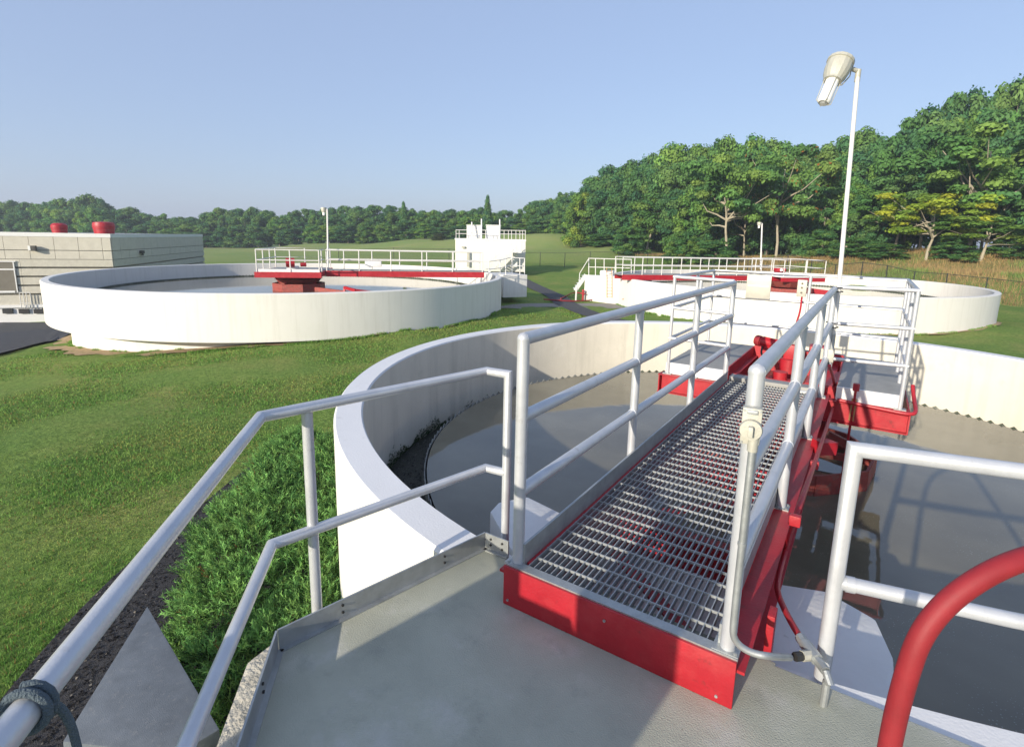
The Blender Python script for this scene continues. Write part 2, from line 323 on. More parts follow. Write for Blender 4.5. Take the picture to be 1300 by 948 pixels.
def ground():
    radii = np.concatenate([[.01], np.geomspace(.8, 1500, 200)]); na = 300
    A = np.linspace(0, 2*math.pi, na, endpoint=False); RR, AA = np.meshgrid(radii, A, indexing='ij')
    X = EYE[0]+RR*np.cos(AA); Y = EYE[1]+RR*np.sin(AA); Z = gzs(X, Y)
    Z += .05*np.sin(X*.9+1.3*np.sin(Y*.5))*np.sin(Y*.7)*np.clip(RR/20, .1, 1)
    V = np.stack([X, Y, Z], -1).reshape(-1, 3); i = np.arange(len(radii)-1)[:, None]; j = np.arange(na)[None, :]; j2 = (j+1) % na
    Fa = np.stack([i*na+j, (i+1)*na+j, (i+1)*na+j2, i*na+j2], -1).reshape(-1, 4)
    # dryness of the turf: the rough slope behind the fence is tan grass
    dry = np.zeros(len(V))
    d = V-EYE; zz = d@FV
    u = np.where(zz > 1, 650+F_PX*(d@RV)/np.maximum(zz, 1), -9999)
    dry = np.clip((zz-43)/8, 0, 1)*np.clip((u-830)/120, 0, 1)*np.clip((2000-u)/200, 0, 1)*(zz < 160)
    field = np.clip((zz-72)/10, 0, 1)*(u < 830)
    me = tri_mesh('ground', V, Fa, np.stack([dry, field, np.zeros(len(V))], 1))
    me.polygons.foreach_set('use_smooth', [True]*len(me.polygons))
    m = bpy.data.materials.new('lawn_turf'); m.use_nodes = True; N = m.node_tree.nodes; L = m.node_tree.links; b = N['Principled BSDF']
    b.inputs['Roughness'].default_value = .95; b.inputs['Specular IOR Level'].default_value = .1
    g = N.new('ShaderNodeNewGeometry'); at = N.new('ShaderNodeAttribute'); at.attribute_name = 'tone'; sp = N.new('ShaderNodeSeparateColor'); L.new(at.outputs['Color'], sp.inputs[0])
    def nz(s, det=8, ro=.65):
        n = N.new('ShaderNodeTexNoise'); n.inputs['Scale'].default_value = s; n.inputs['Detail'].default_value = det; n.inputs['Roughness'].default_value = ro; L.new(g.outputs['Position'], n.inputs['Vector']); return n.outputs[0]
    def ramp(i, stops):
        r = N.new('ShaderNodeValToRGB'); e = r.color_ramp.elements
        e[0].position = stops[0][0]; e[0].color = (*stops[0][1], 1); e[1].position = stops[-1][0]; e[1].color = (*stops[-1][1], 1)
        for p, c in stops[1:-1]: q = e.new(p); q.color = (*c, 1)
        L.new(i, r.inputs[0]); return r.outputs[0]
    def mixc(f, a, c, mode='MIX'):
        x = N.new('ShaderNodeMix'); x.data_type = 'RGBA'; x.blend_type = mode
        if isinstance(f, float): x.inputs[0].default_value = f
        else: L.new(f, x.inputs[0])
        L.new(a, x.inputs[6]); L.new(c, x.inputs[7]); return x.outputs[2]
    lawn = ramp(nz(.35), [(.3, (.108, .200, .046)), (.5, (.150, .230, .055)), (.68, (.23, .255, .080))])
    fine = ramp(nz(9), [(.3, (.55, .6, .5)), (.7, (1.5, 1.4, 1.35))])
    lawn = mixc(1.0, lawn, fine, 'MULTIPLY')
    fieldc = ramp(nz(.06), [(.32, (.17, .26, .070)), (.55, (.24, .29, .095)), (.7, (.31, .29, .13))])
    dryc = ramp(nz(.35), [(.3, (.16, .20, .06)), (.55, (.28, .24, .10)), (.72, (.36, .27, .13))])
    c = mixc(sp.outputs[1], lawn, fieldc); c = mixc(sp.outputs[0], c, dryc); L.new(c, b.inputs['Base Color'])
    bp = N.new('ShaderNodeBump'); bp.inputs['Strength'].default_value = .8; bp.inputs['Distance'].default_value = .06; L.new(nz(14, 6), bp.inputs['Height']); L.new(bp.outputs[0], b.inputs['Normal'])
    me.materials.append(m); o = link('ground', me); tag(o, kind='structure')
ground()

def drape(name, outline, m, lift=.03, n=None, kind='structure', fill=True):
    # sheet following the ground: outline = list of (left, right) xy pairs along a strip
    V = []; Fa = []; k = 9
    for a, b in outline:
        for t in range(k):
            q = np.array(a)*(1-t/(k-1))+np.array(b)*t/(k-1); V.append((q[0], q[1], gz(q[0], q[1])+lift))
    for i in range(len(outline)-1):
        for t in range(k-1): Fa.append((i*k+t, i*k+t+1, (i+1)*k+t+1, (i+1)*k+t))
    me = bpy.data.meshes.new(name); me.from_pydata(V, [], Fa); me.materials.append(m)
    bm = bmesh.new(); bm.from_mesh(me); bmesh.ops.recalc_face_normals(bm, faces=bm.faces)
    if sum(f.normal.z for f in bm.faces) < 0: bmesh.ops.reverse_faces(bm, faces=bm.faces)
    bm.to_mesh(me); bm.free()
    o = link(name, me); tag(o, kind=kind); return o
def dense(pts, step=.5):
    out = []
    for a, b in zip(pts[:-1], pts[1:]):
        a = np.array(a, float); b = np.array(b, float); n = max(1, int(np.linalg.norm(b-a)/step))
        for i in range(n): out.append(a+(b-a)*i/n)
    out.append(np.array(pts[-1], float)); return out
def smooth_line(pts, it=2):
    P = [np.array(p, float) for p in pts]
    for _ in range(it):
        Q = [P[0]]
        for a, b in zip(P[:-1], P[1:]): Q += [a*.75+b*.25, a*.25+b*.75]
        Q.append(P[-1]); P = Q
    return P
def strip(name, pts, wd, m, lift=.03, kind='structure'):
    P = [p[:2] for p in smooth_line(pts)]; out = []
    for i, p in enumerate(P):
        d = P[min(i+1, len(P)-1)]-P[max(i-1, 0)]; d = d/np.linalg.norm(d); n = np.array([-d[1], d[0]]); ww = wd if not hasattr(wd, '__len__') else wd[0]+(wd[1]-wd[0])*i/(len(P)-1)
        out.append((p+n*ww/2, p-n*ww/2))
    return drape(name, out, m, lift, kind=kind)
G = lambda u, v, z=-2.45: pz(u, v, z)[:2]
strip('gravel_path', [G(640, 388), G(668, 385), G(700, 385), G(740, 384), G(790, 381), G(815, 380)], 2.6, GRAVEL, .035)
strip('path', [G(655, 348, -2.3), G(676, 358), G(700, 369), G(717, 381), G(733, 391), G(765, 401), G(800, 407), G(860, 415)], 1.55, ASPH, .06)
def gp(u, v):
    p = pz(u, v, -4)
    for _ in range(12): p = .5*p+.5*pz(u, v, gz(p[0], p[1]))
    return tuple(p[:2])
drape('road', [(gp(u, a), gp(u, b)) for u, a, b in ((-160, 411, 500), (-100, 411, 484), (-50, 411, 468), (0, 411, 452), (20, 411, 447), (40, 411, 441.5), (58, 411, 437), (75, 411, 431), (92, 411.5, 424), (110, 412, 418))], ASPH, .12)
# bare earth ring where the left tank's foot meets the lawn
out = []
for i in range(180):
    an = rad(-150+i*.87); k = 1+.25*math.sin(i*.27)+.15*math.sin(i*.9); c, s = math.cos(an), math.sin(an)
    out.append(((T2[0]+(R2b-.2)*c, T2[1]+(R2b-.2)*s), (T2[0]+(R2b+.75*k)*c, T2[1]+(R2b+.75*k)*s)))
drape('bare_earth', out, DIRT, .045)
out = []
for i in range(40):
    an = rad(-75+i*2.4); k = 1+.4*math.sin(i*1.1); c, s = math.cos(an), math.sin(an)
    out.append(((T3[0]+(R3o-.2)*c, T3[1]+(R3o-.2)*s), (T3[0]+(R3o+.22*k)*c, T3[1]+(R3o+.22*k)*s)))
drape('bare_earth', out, DIRT, .045)

# ---------------------------------------------------------------- round tanks
def notched_weir(c, r, z, n, depth, tooth, th=.012):
    # saw-toothed overflow plate, real notches
    mb = MB(); N = n*2
    for k, rr in enumerate((r, r-th)):
        for i in range(N):
            an = 2*math.pi*i/N; mb.v.append((c[0]+rr*math.cos(an), c[1]+rr*math.sin(an), z-depth))
            mb.v.append((c[0]+rr*math.cos(an), c[1]+rr*math.sin(an), z-(tooth if i % 2 else 0)))
    for i in range(N):
        j = (i+1) % N; a, b, c2, d = 2*i, 2*j, 2*j+1, 2*i+1; o = 2*N
        mb.f += [(a, b, c2, d), (a+o, d+o, c2+o, b+o), (d, c2, c2+o, d+o)]
    return mb
t = thing('settling_tank', (T1[0], T1[1], -2.4), 'nearest white round settling tank with thick rim under the red walkway bridge', 'settling tank')
MB().lathe((T1[0], T1[1], 0), [(R1o, -2.6), (R1o, Z1-.02), (R1o-.02, Z1), (R1i+.015, Z1), (R1i, Z1-.02), (R1i, -1.5), (R1i, -2.6)], 200).build('wall', INNER, t)
w1 = t.children[0]; w1.data.materials.append(WHITE); w1.data.materials.append(RIM)
for p in w1.data.polygons:
    c = p.center+wloc(w1); rr = math.hypot(c.x-T1[0], c.y-T1[1])
    if c.z > Z1-.05: p.material_index = 2
    elif rr > R1o-.1: p.material_index = 1
MB().lathe((T1[0], T1[1], 0), [(W1r-.06, -2.4), (W1r-.06, W1z-.16), (W1r+.02, W1z-.16), (W1r+.02, -1.62), (R1i-.002, -1.62), (R1i-.002, -2.4)], 160).build('launder_channel', ALGAE, t)
WEIRP = mat('pale_weir_plate', (.26, .27, .25), .6, .1, var=.35, vscale=16, spots=[((.06, .07, .05), .52, .62, 14, .8)])
def weir_plate(c, r, z, a0, a1, nt_, depth, tooth, m, parent, th=.012):
    mb = MB(); N = nt_*2
    for rr in (r, r-th):
        for i in range(N+1):
            an = a0+(a1-a0)*i/N; mb.v.append((c[0]+rr*math.cos(an), c[1]+rr*math.sin(an), z-depth)); mb.v.append((c[0]+rr*math.cos(an), c[1]+rr*math.sin(an), z-(tooth if i % 2 else 0)))
    o = 2*(N+1)
    for i in range(N):
        a, b, c2, d = 2*i, 2*i+2, 2*i+3, 2*i+1; mb.f += [(a, b, c2, d), (a+o, d+o, c2+o, b+o), (d, c2, c2+o, d+o)]
    mb.f += [(0, 1, 1+o, o), (2*N, 2*N+o, 2*N+1+o, 2*N+1)]
    return mb.build('weir_plate', m, parent, smooth=20)
for k in range(20):
    mid = 9+18*k; weir_plate(T1, W1r+.004*(k % 2), W1z, rad(18*k), rad(18*k+18.02), 9, .2, .055, WEIRP if 152 < mid < 250 else WEIRM, t)
mb = MB()                                     # growth hanging on the wall and plate above the channel
for i in range(7000):
    an = rad(rnd.uniform(125, 232)); r = R1i-.004; z = -1.62+abs(rnd.gauss(0, .055+.03*math.sin(an*23)+.02*math.sin(an*61))); s = rnd.uniform(.006, .018)
    c = Vector((T1[0]+r*math.cos(an), T1[1]+r*math.sin(an), z)); tg = Vector((-math.sin(an), math.cos(an), 0)); inn = Vector((-math.cos(an), -math.sin(an), 0))
    mb.add([c-tg*s, c+tg*s, c+Vector((0, 0, s*1.4))+inn*.01, c+inn*s*.5], [(0, 1, 2), (0, 3, 1), (0, 2, 3), (1, 3, 2)])
tag(mb.build('algae_growth', MOSS, t), kind='stuff')
mb = MB()
for i in range(900):
    an = rad(rnd.uniform(100, 240)); r = rnd.uniform(W1r+.05, R1i-.03); z = -1.62; s = rnd.uniform(.01, .03)
    c = Vector((T1[0]+r*math.cos(an), T1[1]+r*math.sin(an), z)); mb.add([c+Vector((s, 0, 0)), c+Vector((0, s, 0)), c-Vector((s, 0, 0)), c-Vector((0, s, 0)), c+Vector((0, 0, s*.7))], [(0, 1, 4), (1, 2, 4), (2, 3, 4), (3, 0, 4)])
tag(mb.build('sludge_clumps', ALGAE, t), kind='stuff')
# small scum tufts caught behind the weir
wat = MB().lathe((T1[0], T1[1], 0), [(.001, -1.135), (W1r-.03, -1.135)], 96, closed_prof=False).build('water', WATER); tag(wat, kind='structure')

def bridge_dir(a, b): d = np.array(b)-np.array(a); d = d/np.linalg.norm(d); return d
def rail_run(t, pts, posts, heights, r, m, zb, names=('top_rail', 'mid_rail', 'low_rail'), pr=None):
    for i, h in enumerate(heights): MB().tube([(p[0], p[1], p[2]+h) for p in pts], r, 10).build(names[i], m, t)
    for q in posts: MB().tube([(q[0], q[1], q[2]+zb), (q[0], q[1], q[2]+heights[0]-(.0 if True else 0))], pr or r, 10).build('post', m, t)

def far_tank(c, Ro, z, base_r, ring_bot, label, wr, wz, n=140):
    t = thing('settling_tank', (c[0], c[1], -2.6), label, 'settling tank')
    Ri = Ro-.32
    prof = [(Ro, ring_bot), (Ro, z-.03), (Ro-.03, z), (Ri+.03, z), (Ri, z-.03), (Ri, ring_bot+.02)]
    if base_r:
        MB().lathe((c[0], c[1], 0), prof, n).build('wall', WHITE, t)
        MB().lathe((c[0], c[1], 0), [(base_r, ring_bot-2.8), (base_r, ring_bot+.01), (base_r-.4, ring_bot+.01), (base_r-.4, ring_bot-2.8)], n).build('base_wall', WHITE, t)
    else:
        MB().lathe((c[0], c[1], 0), prof, n).build('wall', WHITE, t)
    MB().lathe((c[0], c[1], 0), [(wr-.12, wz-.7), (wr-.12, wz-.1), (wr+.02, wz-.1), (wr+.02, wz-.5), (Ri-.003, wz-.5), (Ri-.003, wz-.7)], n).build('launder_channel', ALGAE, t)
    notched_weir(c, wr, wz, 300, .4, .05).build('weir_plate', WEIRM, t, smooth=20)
    wat = MB().lathe((c[0], c[1], 0), [(.001, wz-.10), (wr-.05, wz-.10)], 96, closed_prof=False).build('water', WATER); tag(wat, kind='structure')
    return t
far_tank(T2, R2o, Z2, R2b, -2.50, 'large white round settling tank on the left, overhanging a narrower foot', 9.75, -1.42)
far_tank(T3, R3o, Z3, None, -3.1, 'far white round settling tank below the wooded slope, ladder on its side', 10.0, -1.78)

# ---------------------------------------------------------------- entrance platform with kick plates
plat = thing('entrance_platform', (0, -1.5, PZ-.3), 'grey concrete platform in the foreground leading to the red walkway bridge', 'platform')
poly = [(-.86, .27), (-1.12, -.84), (-.42, -1.56), (-.42, -3.9), (3.4, -3.9), (3.4, .27), (.62, .27), (.62, .29), (-.6, .29), (-.6, .27)]
MB().prism(poly, PZ-.28, PZ).build('slab', CONC, plat, bevel=.008)
poly2 = [(-1.0, .12), (-1.215, -.80), (-1.20, -.93), (-.52, -1.62), (-.52, -3.95), (3.5, -3.95), (3.5, .1)]
MB().prism(poly2, -2.4, PZ-.035).build('pier', ROUGHC, plat, bevel=.03)
def kick(a, b, side, h=.095):
    a = Vector((*a, PZ)); b = Vector((*b, PZ)); d = (b-a).normalized(); n = Vector((-d.y, d.x, 0))*side
    mb = MB()
    mb.bar(a+Vector((0, 0, h/2)), b+Vector((0, 0, h/2)), .008, h)
    mb.bar(a+n*.014+Vector((0, 0, .003)), b+n*.014+Vector((0, 0, .003)), .022, .006)
    o = mb.build('kick_plate', GALV, plat)
    L = (b-a).length; k = max(2, int(L/.55))
    for i in range(k):
        p = a+d*(L*(i+.5)/k)+n*.004
        for z in (.035, .07): MB().tube([p+Vector((0, 0, z)), p+n*.007+Vector((0, 0, z))], .006, 8).build('bolt', BLACK, o)
kick((-.858, .262), (-1.108, -.838), 1); kick((-1.108, -.844), (-.42, -1.55), 1); kick((-.852, .262), (-.70, .262), -1)

# stair rail on the left of the platform
g1 = thing('stair_handrail', (-1.0, -.3, PZ), 'silver pipe handrail on the left, bending round the platform corner above the junipers', 'handrail')
RR = .0235
zt, zm = .785, .225
MB().tube([(-.795, .368, PZ+.0), (-.795, .368, zt), (-.93, .355, zt), (-1.19, -.80, zt), (-.05, -1.955, zt)], RR, 14).build('top_rail', RAILM, g1)
MB().tube([(-.80, .366, zm), (-.925, .352, zm), (-1.19, -.79, zm), (-.05, -1.935, zm)], RR, 14).build('mid_rail', RAILM, g1)
for q in ((-1.163, -.61), (-.06, -1.945)): MB().tube([(*q, PZ+.0), (*q, zt-.005)], RR, 14).build('post', RAILM, g1)
# right handrail
g2 = thing('platform_handrail', (.783, .33, PZ), 'silver two-rail pipe handrail over the water in the right foreground, behind the red hose', 'handrail')
MB().tube([(.783, .31, PZ), (.783, .31, .765), (1.25, .42, .765), (3.3, .92, .765)], .0285, 16).build('top_rail', RAILM, g2)
MB().tube([(.79, .315, .225), (1.3, .42, .225), (3.3, .92, .225)], .0275, 16).build('mid_rail', RAILM, g2)
MB().tube([(.815, .318, .225), (.845, .325, .225)], .0305, 16).build('sleeve', RAILM, g2)
MB().tube([(2.3, .675, PZ), (2.3, .675, .765)], .0285, 16).build('post', RAILM, g2)
# concrete landing slab of the stair below the rail, and the mooring rope
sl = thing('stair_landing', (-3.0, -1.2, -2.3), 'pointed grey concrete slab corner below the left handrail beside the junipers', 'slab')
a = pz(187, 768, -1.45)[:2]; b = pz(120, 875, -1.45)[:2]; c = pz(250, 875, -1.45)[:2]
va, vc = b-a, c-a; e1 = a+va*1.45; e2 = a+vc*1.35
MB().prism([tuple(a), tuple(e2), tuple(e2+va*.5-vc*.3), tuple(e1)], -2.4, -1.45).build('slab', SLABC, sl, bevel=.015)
rp = thing('rope', tuple(pd(110, 835, .93)), 'blue-grey rope looped over the left handrail near the bottom edge', 'rope')
rd = Vector((1.14, -1.155, 0)).normalized(); rn = Vector((rd.y, -rd.x, 0)); ro = Vector((-.232, -1.770, zt)); P = []
for i in range(24):
    a = 2*math.pi*i/14+1.2; P.append(ro+rd*(-.012+.0011*i)+rn*math.cos(a)*(RR+.0075)+Vector((0, 0, math.sin(a)*(RR+.0075))))
MB().tube(P, .007, 10).build('coil', ROPE, rp)
q = P[-1]; P = [q, q+Vector((0, 0, -.03))-rn*.01, q+Vector((.012, -.012, -.08))-rn*.02, q+Vector((.02, -.02, -.14)), q+Vector((-.005, .005, -.17)), q+Vector((-.03, .03, -.13)), q+Vector((-.035, .035, -.07))+rn*.01, q+Vector((-.04, .04, -.02))]
q = Vector(P[0]); MB().tube(smooth_line([q, q+Vector((-.015, .01, .03))-rn*.02, q+Vector((-.03, .02, .01))-rn*.05, q+Vector((-.03, .03, -.06))-rn*.055, q+Vector((-.02, .03, -.2))-rn*.05], 2), .0065, 10).build('tail', ROPE, rp)

# added blocker behind the viewer, its outline shaped to throw shade on the platform
cb = thing('shade_blocker', (-.55, -3.2, PZ), 'grey added blocker behind the viewer, shaped to shade the platform', 'shade blocker')
MB().add([(x, y, z) for y in (-3.35, -3.15) for x, z in ((-1.13, PZ), (-1.13, .55), (-1.02, .84), (-.90, .97), (-.86, 1.0), (-.86, PZ))], [(0, 1, 2, 3, 4, 5), (11, 10, 9, 8, 7, 6)]+[(i, (i+1) % 6, (i+1) % 6+6, i+6) for i in range(6)]).build('blocker_slope', GALV, cb, bevel=.01)
MB().tube([(-.80, -3.2, PZ), (-.80, -3.2, 1.25)], .05, 14).build('blocker_post', GALV, cb)
MB().bx(-.75, -.47, -3.35, -3.1, PZ, .82).build('blocker_step', GALV, cb, bevel=.02)
MB().bx(-.45, -.04, -3.4, -3.05, PZ, 1.20).build('housing', GALV, cb, bevel=.03)  # tallest block of the added shade caster
MB().bx(-.42, -.07, -3.05, -3.035, PZ+.08, 1.1).build('blocker_face', GALV, cb, bevel=.006)
MB().bx(-.12, -.10, -3.035, -3.01, .3, .45).build('blocker_grip', BLACK, cb)

# ---------------------------------------------------------------- near walkway bridge
S = 1.421; YP = [0, S, 2*S, 3*S]; HW = .472
br = thing('walkway_bridge', (0, 0, -.4), 'red steel walkway bridge with open grating running out over the nearest tank', 'bridge')
# longitudinal I-beams
for sx in (-1, 1):
    xo = sx*.485
    mb = MB(); mb.bx(xo-.06, xo+.06, -.046, 6.5, -.052, -.040); mb.bx(xo-.06, xo+.06, .30, 6.5, -.40, -.388); mb.bx(xo-.006, xo+.006, .0, 6.5, -.388, -.052)
    mb.build('beam', RED, br)
mb = MB().bx(-.512, .517, -.062, -.048, -.199, -.004); mb.build('end_plate', RED, br, bevel=.003)
for x, z in ((-.485, -.17), (.46, -.17), (.0, -.06)): MB().tube([(x, -.067, z), (x, -.060, z)], .006, 8).build('bolt', GALV, br)
MB().bx(-.512, .517, -.048, .0, -.012, 0.002).build('nosing', GALV, br)
for y in (.9, 2.1, 3.2, 4.15):
    MB().bx(-.49, .49, y-.03, y+.03, -.30, -.10).build('cross_member', RED, br)
for a, b in (((-.48, .95), (.48, 2.05)), ((.48, 2.15), (-.48, 3.15)), ((-.48, 3.25), (.48, 4.1)), ((.48, .1), (-.48, .85))):
    MB().bar((*a, -.22), (*b, -.22), .07, .012).build('diagonal_brace', RED, br)
MB().bx(-.448, -.436, .0, 4.2, -.02, .10).build('toe_board', GALV, br)
MB().bx(.436, .444, .0, 4.2, -.02, .085).build('toe_board', GALV, br)
MB().bx(-.434, -.418, .02, 4.2, -.03, -.002).build('edge_angle', RED, br)
# grating: each bar a part
me_long = MB().bx(-.0022, .0022, 0, 4.26, -.030, 0).build('bearing_bar', GRATE, None, mesh_only=True)
me_x = MB().bx(-.42, .43, -.0028, .0028, -.011, .001).build('cross_bar', GRATE, None, mesh_only=True)
Lb = wloc(br)
def addp(name, me, pos, parent=br):
    o = bpy.data.objects.new(name, me); COL.objects.link(o); o.parent = parent; o.location = Vector(pos)-wloc(parent); return o
nb = 30
for i in range(nb): addp('bearing_bar', me_long, (-.415+.840*i/(nb-1), 0.0, 0))
for i in range(42): addp('cross_bar', me_x, (0, .085+i*.0995, 0))
MB().bx(-.43, .436, 4.262, 4.42, -.03, .035).build('threshold_plate', PLATE, br, bevel=.004)
MB().bx(.20, .436, 4.20, 4.262, -.02, .004).build('threshold_strip', TRIM, br)
# walkway guard rails
def near_rail(sx, label):
    t = thing('guard_rail', (sx*HW, 2.1, 0), label, 'guard rail')
    x = sx*HW; heads = (1.07, .714, .357)
    for h, nm in zip(heads, ('top_rail', 'mid_rail', 'low_rail')):
        y1 = YP[3]
        MB().tube([(x, 0 if h < 1 else -.005, h), (x, y1, h)], .0285, 18).build(nm, RAILM, t)
    for i, y in enumerate(YP):
        zb = -.002 if i == 0 else -.038
        p = MB().tube([(x, y, zb), (x, y, 1.07+(.0 if i in (0, 3) else -.02))], .0275, 18).build('post', RAILM, t)
        MB().bx(x-.05, x+.045 if sx > 0 else x+.02, y-.04, y+.04, zb-.002, zb+.006).build('foot_plate', GALV, p)
        for dy in (-.028, .028): MB().tube([(x+sx*.033, y+dy, zb+.006), (x+sx*.033, y+dy, zb+.014)], .007, 6).build('bolt', GALV, p)
        for h in (.714, .357) if i else ():
            for sy in (-1, 1): MB().lathe((x, y+sy*.029, h), [(.0275, -.004), (.0315, -.002), (.0315, .002), (.0275, .004)], 16, axis=(0, 1, 0)).build('weld_bead', RAILM, p)
        if 0 < i < 3: MB().lathe((x, y, 1.042), [(.0265, -.004), (.0310, -.001), (.0310, .003), (.0265, .005)], 16).build('weld_bead', RAILM, p)
        if i in (0, 3):
            b = MB(); b.lathe((x, y, 1.07), [(.0001, .0292), (.0145, .0255), (.0255, .0145), (.0292, 0), (.0255, -.0145), (.0001, -.0292)], 16, closed_prof=False); b.build('elbow', RAILM, t)
    return t
near_rail(-1, 'silver pipe guard rail along the left side of the red walkway bridge')
near_rail(1, 'silver pipe guard rail on the right of the walkway, carrying the round switch')

# bridge bearing block on the tank wall
zb_ = -.45; L_ = [tuple(pz(u, v, zb_)[:2]) for u, v in ((622, 649), (633, 637), (669, 629.5), (711, 650))]; Lp = [tuple(pz(u, v, zb_)[:2]) for u, v in ((690, 735), (664, 724))]
bb = thing('bearing_block', (-.8, .8, -1.6), 'white painted concrete block in the water left of the walkway start', 'block')
MB().prism([Lp[0], Lp[1], L_[0], L_[1], L_[2], L_[3], (-.44, .9), (-.44, .24)], -1.8, zb_).build('block', BLOCKW, bb, bevel=.02)
bb = thing('bearing_block', (.4, .8, -1.6), 'white painted concrete block in the water right of the walkway, under the handrail post', 'block')
MB().prism([(-.42, .22), (-.42, 1.15), (.10, 1.33), (.49, 1.30), (.76, 1.40), (1.0, 1.28), (1.07, 1.0), (1.07, .22)], -1.8, -.46).build('block', BLOCKW, bb, bevel=.025)

# ---------------------------------------------------------------- centre platform of the near tank
PD = .08
cpf = thing('centre_platform', (0, 5.25, -.4), 'red framed platform with grey decks at the centre of the nearest tank', 'platform')
for (x0, x1) in ((-1.16, -.50), (.60, 1.16)):
    MB().bx(x0, x1, 4.34, 6.15, PD-.02, PD).build('deck_plate', PLATE, cpf, bevel=.003)
    MB().bx(x0, x1, 4.31, 4.338, -.05, PD+.002).build('kick_plate', TRIM, cpf)
for y in (4.28, 6.2):
    mb = MB(); mb.bx(-1.22, 1.22, y-.006, y+.006, -.26, -.05); mb.bx(-1.22, 1.22, y-.06, y+.06, -.062, -.05); mb.bx(-1.22, 1.22, y-.06, y+.06, -.272, -.26); mb.build('beam', RED, cpf)
for x in (-1.2, 1.22):
    MB().bx(x-.006, x+.006, 4.2, 6.28, -.26, -.06).build('side_beam', RED, cpf)
for x0, x1 in ((-.50, -.485), (.585, .60)): MB().bx(x0, x1, 4.5, 6.1, -.25, PD+.004).build('well_side', RED, cpf)
MB().bx(-.485, .585, 6.08, 6.095, -.25, PD+.02).build('well_side', RED, cpf)
MB().bx(-.485, .585, 4.46, 4.475, -.25, .03).build('well_side', RED, cpf)
MB().bx(.30, .585, 4.50, 5.3, .02, .035).build('cover_plate', RED, cpf)
MB().bx(-.485, .28, 4.9, 6.08, -.24, -.225).build('well_floor', REDD, cpf)
MB().bx(-.50, .60, 6.10, 6.3, PD-.02, PD).build('deck_plate', PLATE, cpf)
# centre platform rails
cr = thing('platform_railing', (0, 5.25, 0), 'silver pipe railing boxed round the centre platform of the nearest tank', 'railing')
X0, X1, Y0, Y1 = -1.13, 1.14, 4.30, 6.15
hs = ((1.10, 'top_rail'), (.74, 'mid_rail'), (.38, 'low_rail'))
for h, nm in hs:
    MB().tube([(-HW, Y0-.03, h-.01), (X0, Y0, h), (X0, Y1, h), (X1, Y1, h), (X1, Y0, h), (HW+.02, Y0-.03, h-.01)], .0195, 12).build(nm, RAILM, cr)
for q in ((X0, Y0), (X0, Y1), (X1, Y1), (X1, Y0), (-.83, Y0), (.10, Y1), (X1, 4.92), (X1, 5.54), (X0, 5.3)):
    zb = -.05 if q[1] == Y0 else 0.06
    if q == (.10, Y1): zb = .06
    p = MB().tube([(*q, zb), (*q, 1.095)], .0195, 12).build('post', RAILM, cr)
    MB().bx(q[0]-.05, q[0]+.05, q[1]-.04, q[1]+.04, zb-.001, zb+.008).build('foot_plate', GALV, p)
# white sign panel and switch on the far rail
sg = thing('sign_panel', (-.55, 6.12, .7), 'blank pale panel hung on the far rail of the centre platform', 'sign')
c0 = py_(949, 350, 6.12); c1 = py_(977, 380, 6.12)
MB().bx(c0[0], c1[0], 6.105, 6.125, c1[2], c0[2]+.02).build('panel', IVORY, sg, bevel=.004)
MB().bx(c0[0]+.02, c1[0]-.02, 6.098, 6.105, c0[2]-.06, c0[2]-.03).build('strip', TRIM, sg)
MB().bx(c0[0]+.02, c1[0]-.02, 6.098, 6.105, c0[2]-.14, c0[2]-.125).build('strip', TRIM, sg)
sw = thing('switch_box', (.1, 6.1, .8), 'small ivory switch box with two buttons high on the far railing post', 'switch')
c0 = py_(1013.5, 355, 6.08); c1 = py_(1023, 377, 6.08)
MB().bx(c0[0], c1[0], 6.05, 6.10, c1[2], c0[2]).build('housing', IVORY, sw, bevel=.006)
xm = (c0[0]+c1[0])/2
for k in (.25, .55, .8): MB().tube([(xm, 6.052, c1[2]+(c0[2]-c1[2])*k), (xm, 6.035, c1[2]+(c0[2]-c1[2])*k)], .012, 10).build('button', BROWN, sw)
P = [py_(1018, 377, 6.07), py_(1016, 395, 6.0), py_(1011, 410, 5.95), py_(1005, 430, 5.8), py_(1004, 440, 5.6)]
MB().tube(smooth_line(P, 2), .012, 8).build('cable', RED, sw)

# drive unit
dr = thing('drive_unit', (0, 5.3, -.1), 'red electric motor and gearbox in the well of the centre platform', 'drive unit')
m0 = Vector((-.42, 5.7, .24)); m1 = Vector((-.06, 5.6, .21)); ax = (m1-m0).normalized()
MB().lathe(m0, [(.0001, 0), (.058, 0), (.070, .02), (.070, .07), (.058, .075), (.0001, .075)], 20, axis=ax).build('fan_cover', REDH, dr)
MB().lathe(m0+ax*.08, [(.0001, 0), (.060, 0), (.060, .22), (.0001, .22)], 20, axis=ax).build('motor', RED, dr)
mb = MB()
for k in range(12):
    a = 2*math.pi*k/12; e = ax.orthogonal().normalized(); g = ax.cross(e); o = e*math.cos(a)*.063+g*math.sin(a)*.063
    mb.bar(m0+ax*.09+o, m0+ax*.29+o, .006, .014, up=tuple(o.normalized()))
mb.build('cooling_fins', RED, dr)
MB().box((.03, 5.56, .16), (.16, .18, .20)).build('gearbox', RED, dr, bevel=.03)
MB().tube([(.03, 5.5, -.2), (.03, 5.5, .08)], .11, 20).build('gear_column', RED, dr)
MB().box((.04, 5.58, .31), (.24, .14, .09), .1).build('guard_box', GALV, dr, bevel=.008)
MB().box((.36, 5.5, .17), (.26, .22, .24), .1).build('chain_guard', RED, dr, bevel=.02)
MB().tube([(.34, 5.37, .22), (.34, 5.34, .22)], .075, 24).build('inspection_cover', IVORY, dr)
MB().tube([(.0, 4.95, -.2), (.0, 4.95, .02)], .08, 18).build('shaft_housing', RED, dr)
